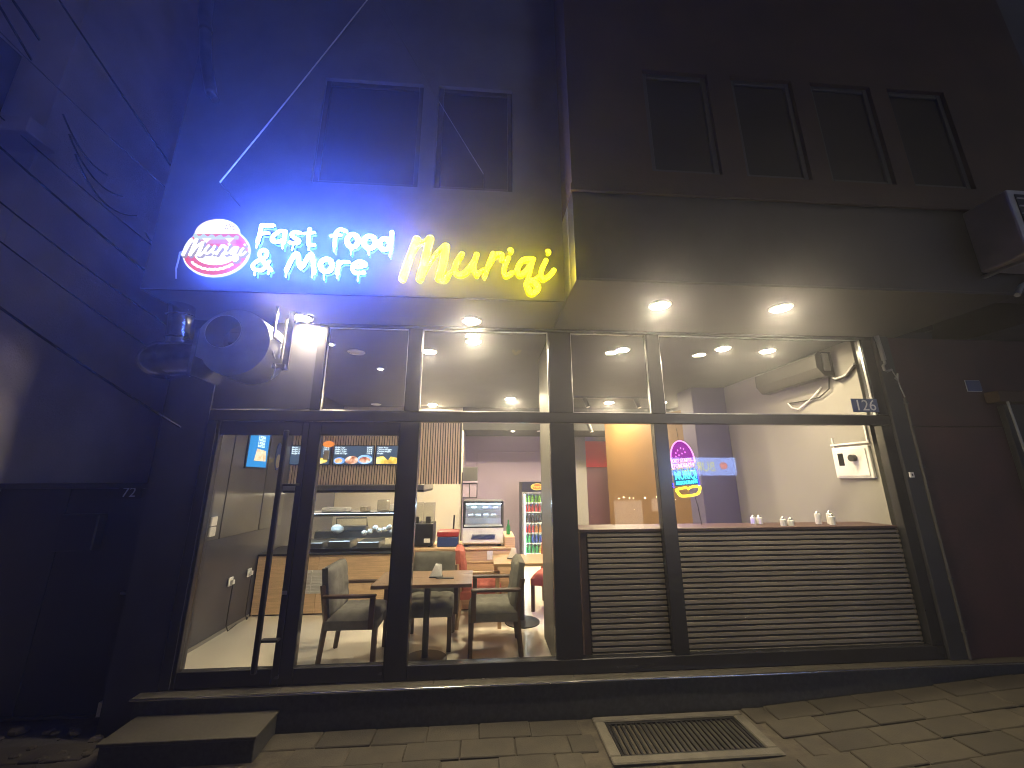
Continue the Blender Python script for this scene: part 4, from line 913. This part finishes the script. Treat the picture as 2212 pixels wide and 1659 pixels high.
# reflecting pendant track spots
tr = thing('spot_track', 'black ceiling track carrying spotlights left of the yellow wall', 'light track', (2.45, 3.3, 3.45))
box('rail', 'black', tr, 1.6, 3.4, 3.30, 3.335, 3.455, 3.498, .002)
for x, lab in [(1.93, 'left black track spotlight near the inner column'), (2.93, 'right black track spotlight near the thin mullion'), (2.25, 'lower black track spotlight seen under the transom')]:
    y_, z_ = (3.32, 3.45) if x != 2.25 else (4.3, 3.1)
    t = thing('track_spotlight', lab, 'spotlight', (x, y_, z_), 'track spotlights', 0, True)
    if x == 2.25: put('stem', MB().tube([(0, 0, .398), (0, 0, .0)], .012, 8), 'black', t)
    put('housing', MB().tube([(0, 0, .0), (.05, -.04, -.17)], .042, 14), 'black', t, True); put('lens', MB().tube([(.0502, -.0402, -.171), (.0512, -.041, -.176)], .034, 14), 'white_plastic', t)
o = put('dome_camera', MB().ball((2.15, 5.78, 2.52), .06, (1, 1, 1)), 'black', None, True); tag(o, 'small black dome camera on the white rear wall', 'camera')
o = put('banana_poster', MB().box(2.02, 2.2, 5.785, 5.795, 1.9, 2.35, .002), 'paper', None); tag(o, 'poster with a yellow drawing on the white rear wall', 'poster')
c_ = put('yellow_drawing', MB().stroke([(2.06, 1.95), (2.09, 2.1), (2.17, 2.2)], .025, 5.783, .002), 'drink_yellow', o, True, False)

# ---------------------------------------------------------------- neon sign in the window
ne = thing('neon_sign', 'pink, cyan and yellow neon burger sign hanging behind the right pane', 'neon sign', (2.085, .10, 1.775), None, 0, True)
ne.rotation_euler = (0, R(-5), 0)
NY = 0.0
dome = [(-.125+.0*i, .30) for i in range(0)]
arc = [(.125*math.cos(R(a)), .36+.20*math.sin(R(a))) for a in range(180, -1, -12)]
put('top_bun_outline', MB().stroke([(-.11, .285), (-.123, .30)]+arc+[(.125, .335)], .0055, NY, .006), 'neon_pinkwhite', ne, True)
put('board', MB().prism([(-.115, .29)]+arc+[(.12, .29)], 'y', NY+.012, NY+.016), 'neon_board', ne)
put('board', MB().prism([(-.125, .115), (.13, .115), (.13, .275), (-.125, .275)], 'y', NY+.012, NY+.016), 'neon_board_blue', ne)
for x, z in [(-.06, .44), (-.035, .465), (0, .485), (.03, .475), (-.065, .405), (-.03, .415), (.005, .43), (.04, .44)]:
    put('seed', MB().ball((x, NY, z), .0075, (.8, .6, 1.2), 8, 6), 'neon_pinkwhite', ne, True)
text('slogan', 'DIET STARTS...', 'neon_pinkwhite', ne, 0, NY-.002, .345, .050, .003, 'CENTER', sx=.72, offset=.0008)
text('slogan', 'TOMORROW', 'neon_pinkwhite', ne, 0, NY-.002, .293, .054, .003, 'CENTER', sx=.68, offset=.0008)
text('name_lettering', 'MURIQI', 'neon_cyanwhite', ne, 0, NY-.002, .175, .115, .003, 'CENTER', sx=.60, offset=.001)
text('name_lettering', 'RESTAURANT', 'neon_cyanwhite', ne, 0, NY-.002, .125, .048, .003, 'CENTER', sx=.78, offset=.001)
bb = [(-.125, .085), (-.02, .095), (0, .075), (.03, .095), (.125, .095), (.122, .05), (.08, .012), (-.08, .008), (-.118, .045), (-.125, .085)]
put('bottom_bun_outline', MB().stroke(bb, .006, NY, .006, smooth=True), 'neon_yellow', ne, True)
put('bottom_bun_outline', MB().stroke([(p[0]*.86, .0508+(p[1]-.0508)*.72) for p in bb], .004, NY, .005, smooth=True), 'neon_yellow', ne, True)
put('added_blue_fill', MB().box(-.09, .09, NY+.03, NY+.034, .12, .268), 'neon_fill_blue', ne)  # added emitter hidden behind the boards, throws violet light on the column
for sx in (-.136, .141): put('added_edge_glow', MB().stroke([(sx, .10), (sx, .28)], .002, NY+.03, .003), 'added_edge_blue', ne, True)  # added glowing strips, stand in for the blue bloom round the sign
put('hanging_cord', MB().tube([(0, .01, .56), (.0, .01, .70)], .002, 5).tube([(.06, .01, -.0), (.075, .02, -.1), (.08, .02, -.28)], .003, 5), 'black', ne)

# ---------------------------------------------------------------- right wall fittings
aw = thing('wall_air_conditioner', 'dark split air conditioner high on the white right wall', 'air conditioner', (4.2, .85, 3.1))
put('casing', MB().prism([(4.195, 3.14), (4.195, 3.44), (4.03, 3.44), (3.985, 3.40), (3.98, 3.24), (4.06, 3.14)], 'y', .36, 1.42), 'ac_dark', aw)
box('outlet_flap', 'black', aw, 4.03, 4.11, .45, 1.36, 3.128, 3.139, .002)
box('end_cap', 'ac_out', aw, 4.06, 4.15, .345, .359, 3.2, 3.42, .01)
tube('pipe', 'ac_dark', aw, [(4.15, .40, 3.16), (4.14, .30, 3.08), (4.17, .2, 3.1), (4.18, .08, 3.2)], .022, 8)
tube('cord', 'cable_black', aw, [(4.17, .42, 3.14), (4.16, .44, 3.0), (4.17, .60, 2.93), (4.17, .85, 2.93), (4.18, 1.1, 2.95)], .008, 6)
tube('white_hose', 'white_plastic', aw, [(4.18, 1.12, 2.95), (4.16, 1.05, 2.88), (4.17, .95, 2.84), (4.17, .7, 2.95), (4.18, .56, 3.05)], .010, 6)
eb = thing('electric_box', 'white electric meter box with cable trunking on the white right wall', 'electric box', (4.19, .35, 1.95))
box('cover', 'white_plastic', eb, 4.165, 4.198, .13, .58, 1.95, 2.30, .006); box('door_rim', 'white_plastic', eb, 4.155, 4.164, .16, .55, 1.975, 2.275, .003)
box('meter_window', 'dark_window', eb, 4.150, 4.154, .43, .50, 2.09, 2.23, .002); put('knob', MB().tube([(4.154, .30, 2.17), (4.11, .30, 2.17)], .038, 14), 'ac_dark', eb, True)
put('trunking', MB().box(4.178, 4.198, .12, .60, 2.325, 2.345, .002).box(4.178, 4.198, .125, .145, 2.346, 2.60, .002).box(4.178, 4.198, .146, .56, 2.575, 2.595, .002).box(4.185, 4.198, .565, .58, 2.25, 2.42, .002), 'white_plastic', eb)

# ================================================================ ACROSS THE STREET (seen only mirrored in the panes)
op = thing('opposite_building', 'dark building across the street mirrored in the panes', 'building', (4, -10, .1))
box('facade', 'plaster_grey', op, -9, 14, -11, -9.4, -.02, 8, 0)
box('shop_window', 'opp_window', op, 4.4, 5.35, -9.395, -9.38, .35, 1.25, 0)
box('shop_window', 'opp_window', op, 5.7, 6.2, -9.395, -9.38, .9, 1.3, 0)
os_ = thing('opposite_sign', 'pale blue lit BURGER sign mirrored beside the neon sign', 'sign', (7.3, -9.2, 2.0))
box('sign_box', 'opp_sign', os_, 6.0, 8.75, -9.35, -9.2, 2.06, 2.66, .02)
# read from the shop side: text runs towards -x
text('sign_text', 'BURGER O', 'opp_text', os_, 7.98, -9.195, 2.20, .46, .004, 'LEFT', '+y', sx=.80, offset=.004)
put('sign_burger', MB().prism(ell(8.28, 2.38, .14, .12, 20), 'y', -9.195, -9.19), 'opp_bun', os_)
for i, (x, z) in enumerate([(4.55, 1.33), (4.72, 1.36), (4.92, 1.33), (5.05, 1.32), (5.45, 1.34), (5.85, 1.36), (6.35, 1.30), (6.5, 1.27)]):
    o = put('string_bulb', MB().ball((0, 0, 0), .022, (1, 1, 1.2), 8, 6), 'bulb', None, True); o.location = (x, -9.3, z); tag(o, 'tiny warm string light mirrored in the yellow wall pane', 'bulb', 'string lights across the street')

# ================================================================ haze volume added to give the lights a bloom-like glow
hz = bpy.data.materials.new('haze'); hz.use_nodes = True; t = hz.node_tree; t.nodes.remove(t.nodes['Principled BSDF'])
pv = t.nodes.new('ShaderNodeVolumePrincipled'); pv.inputs['Color'].default_value = (.95, .96, 1, 1); pv.inputs['Density'].default_value = HAZE; pv.inputs['Anisotropy'].default_value = HG
t.links.new(pv.outputs[0], t.nodes['Material Output'].inputs['Volume']); M['haze'] = hz
if HAZE > 0:
    o = put('haze', MB().box(-31, 31, -31, 31, -1.1, 10.6), 'haze'); o['kind'] = 'stuff'; o['label'] = 'thin haze added to make the glow around the lit signs'; o['category'] = 'haze'
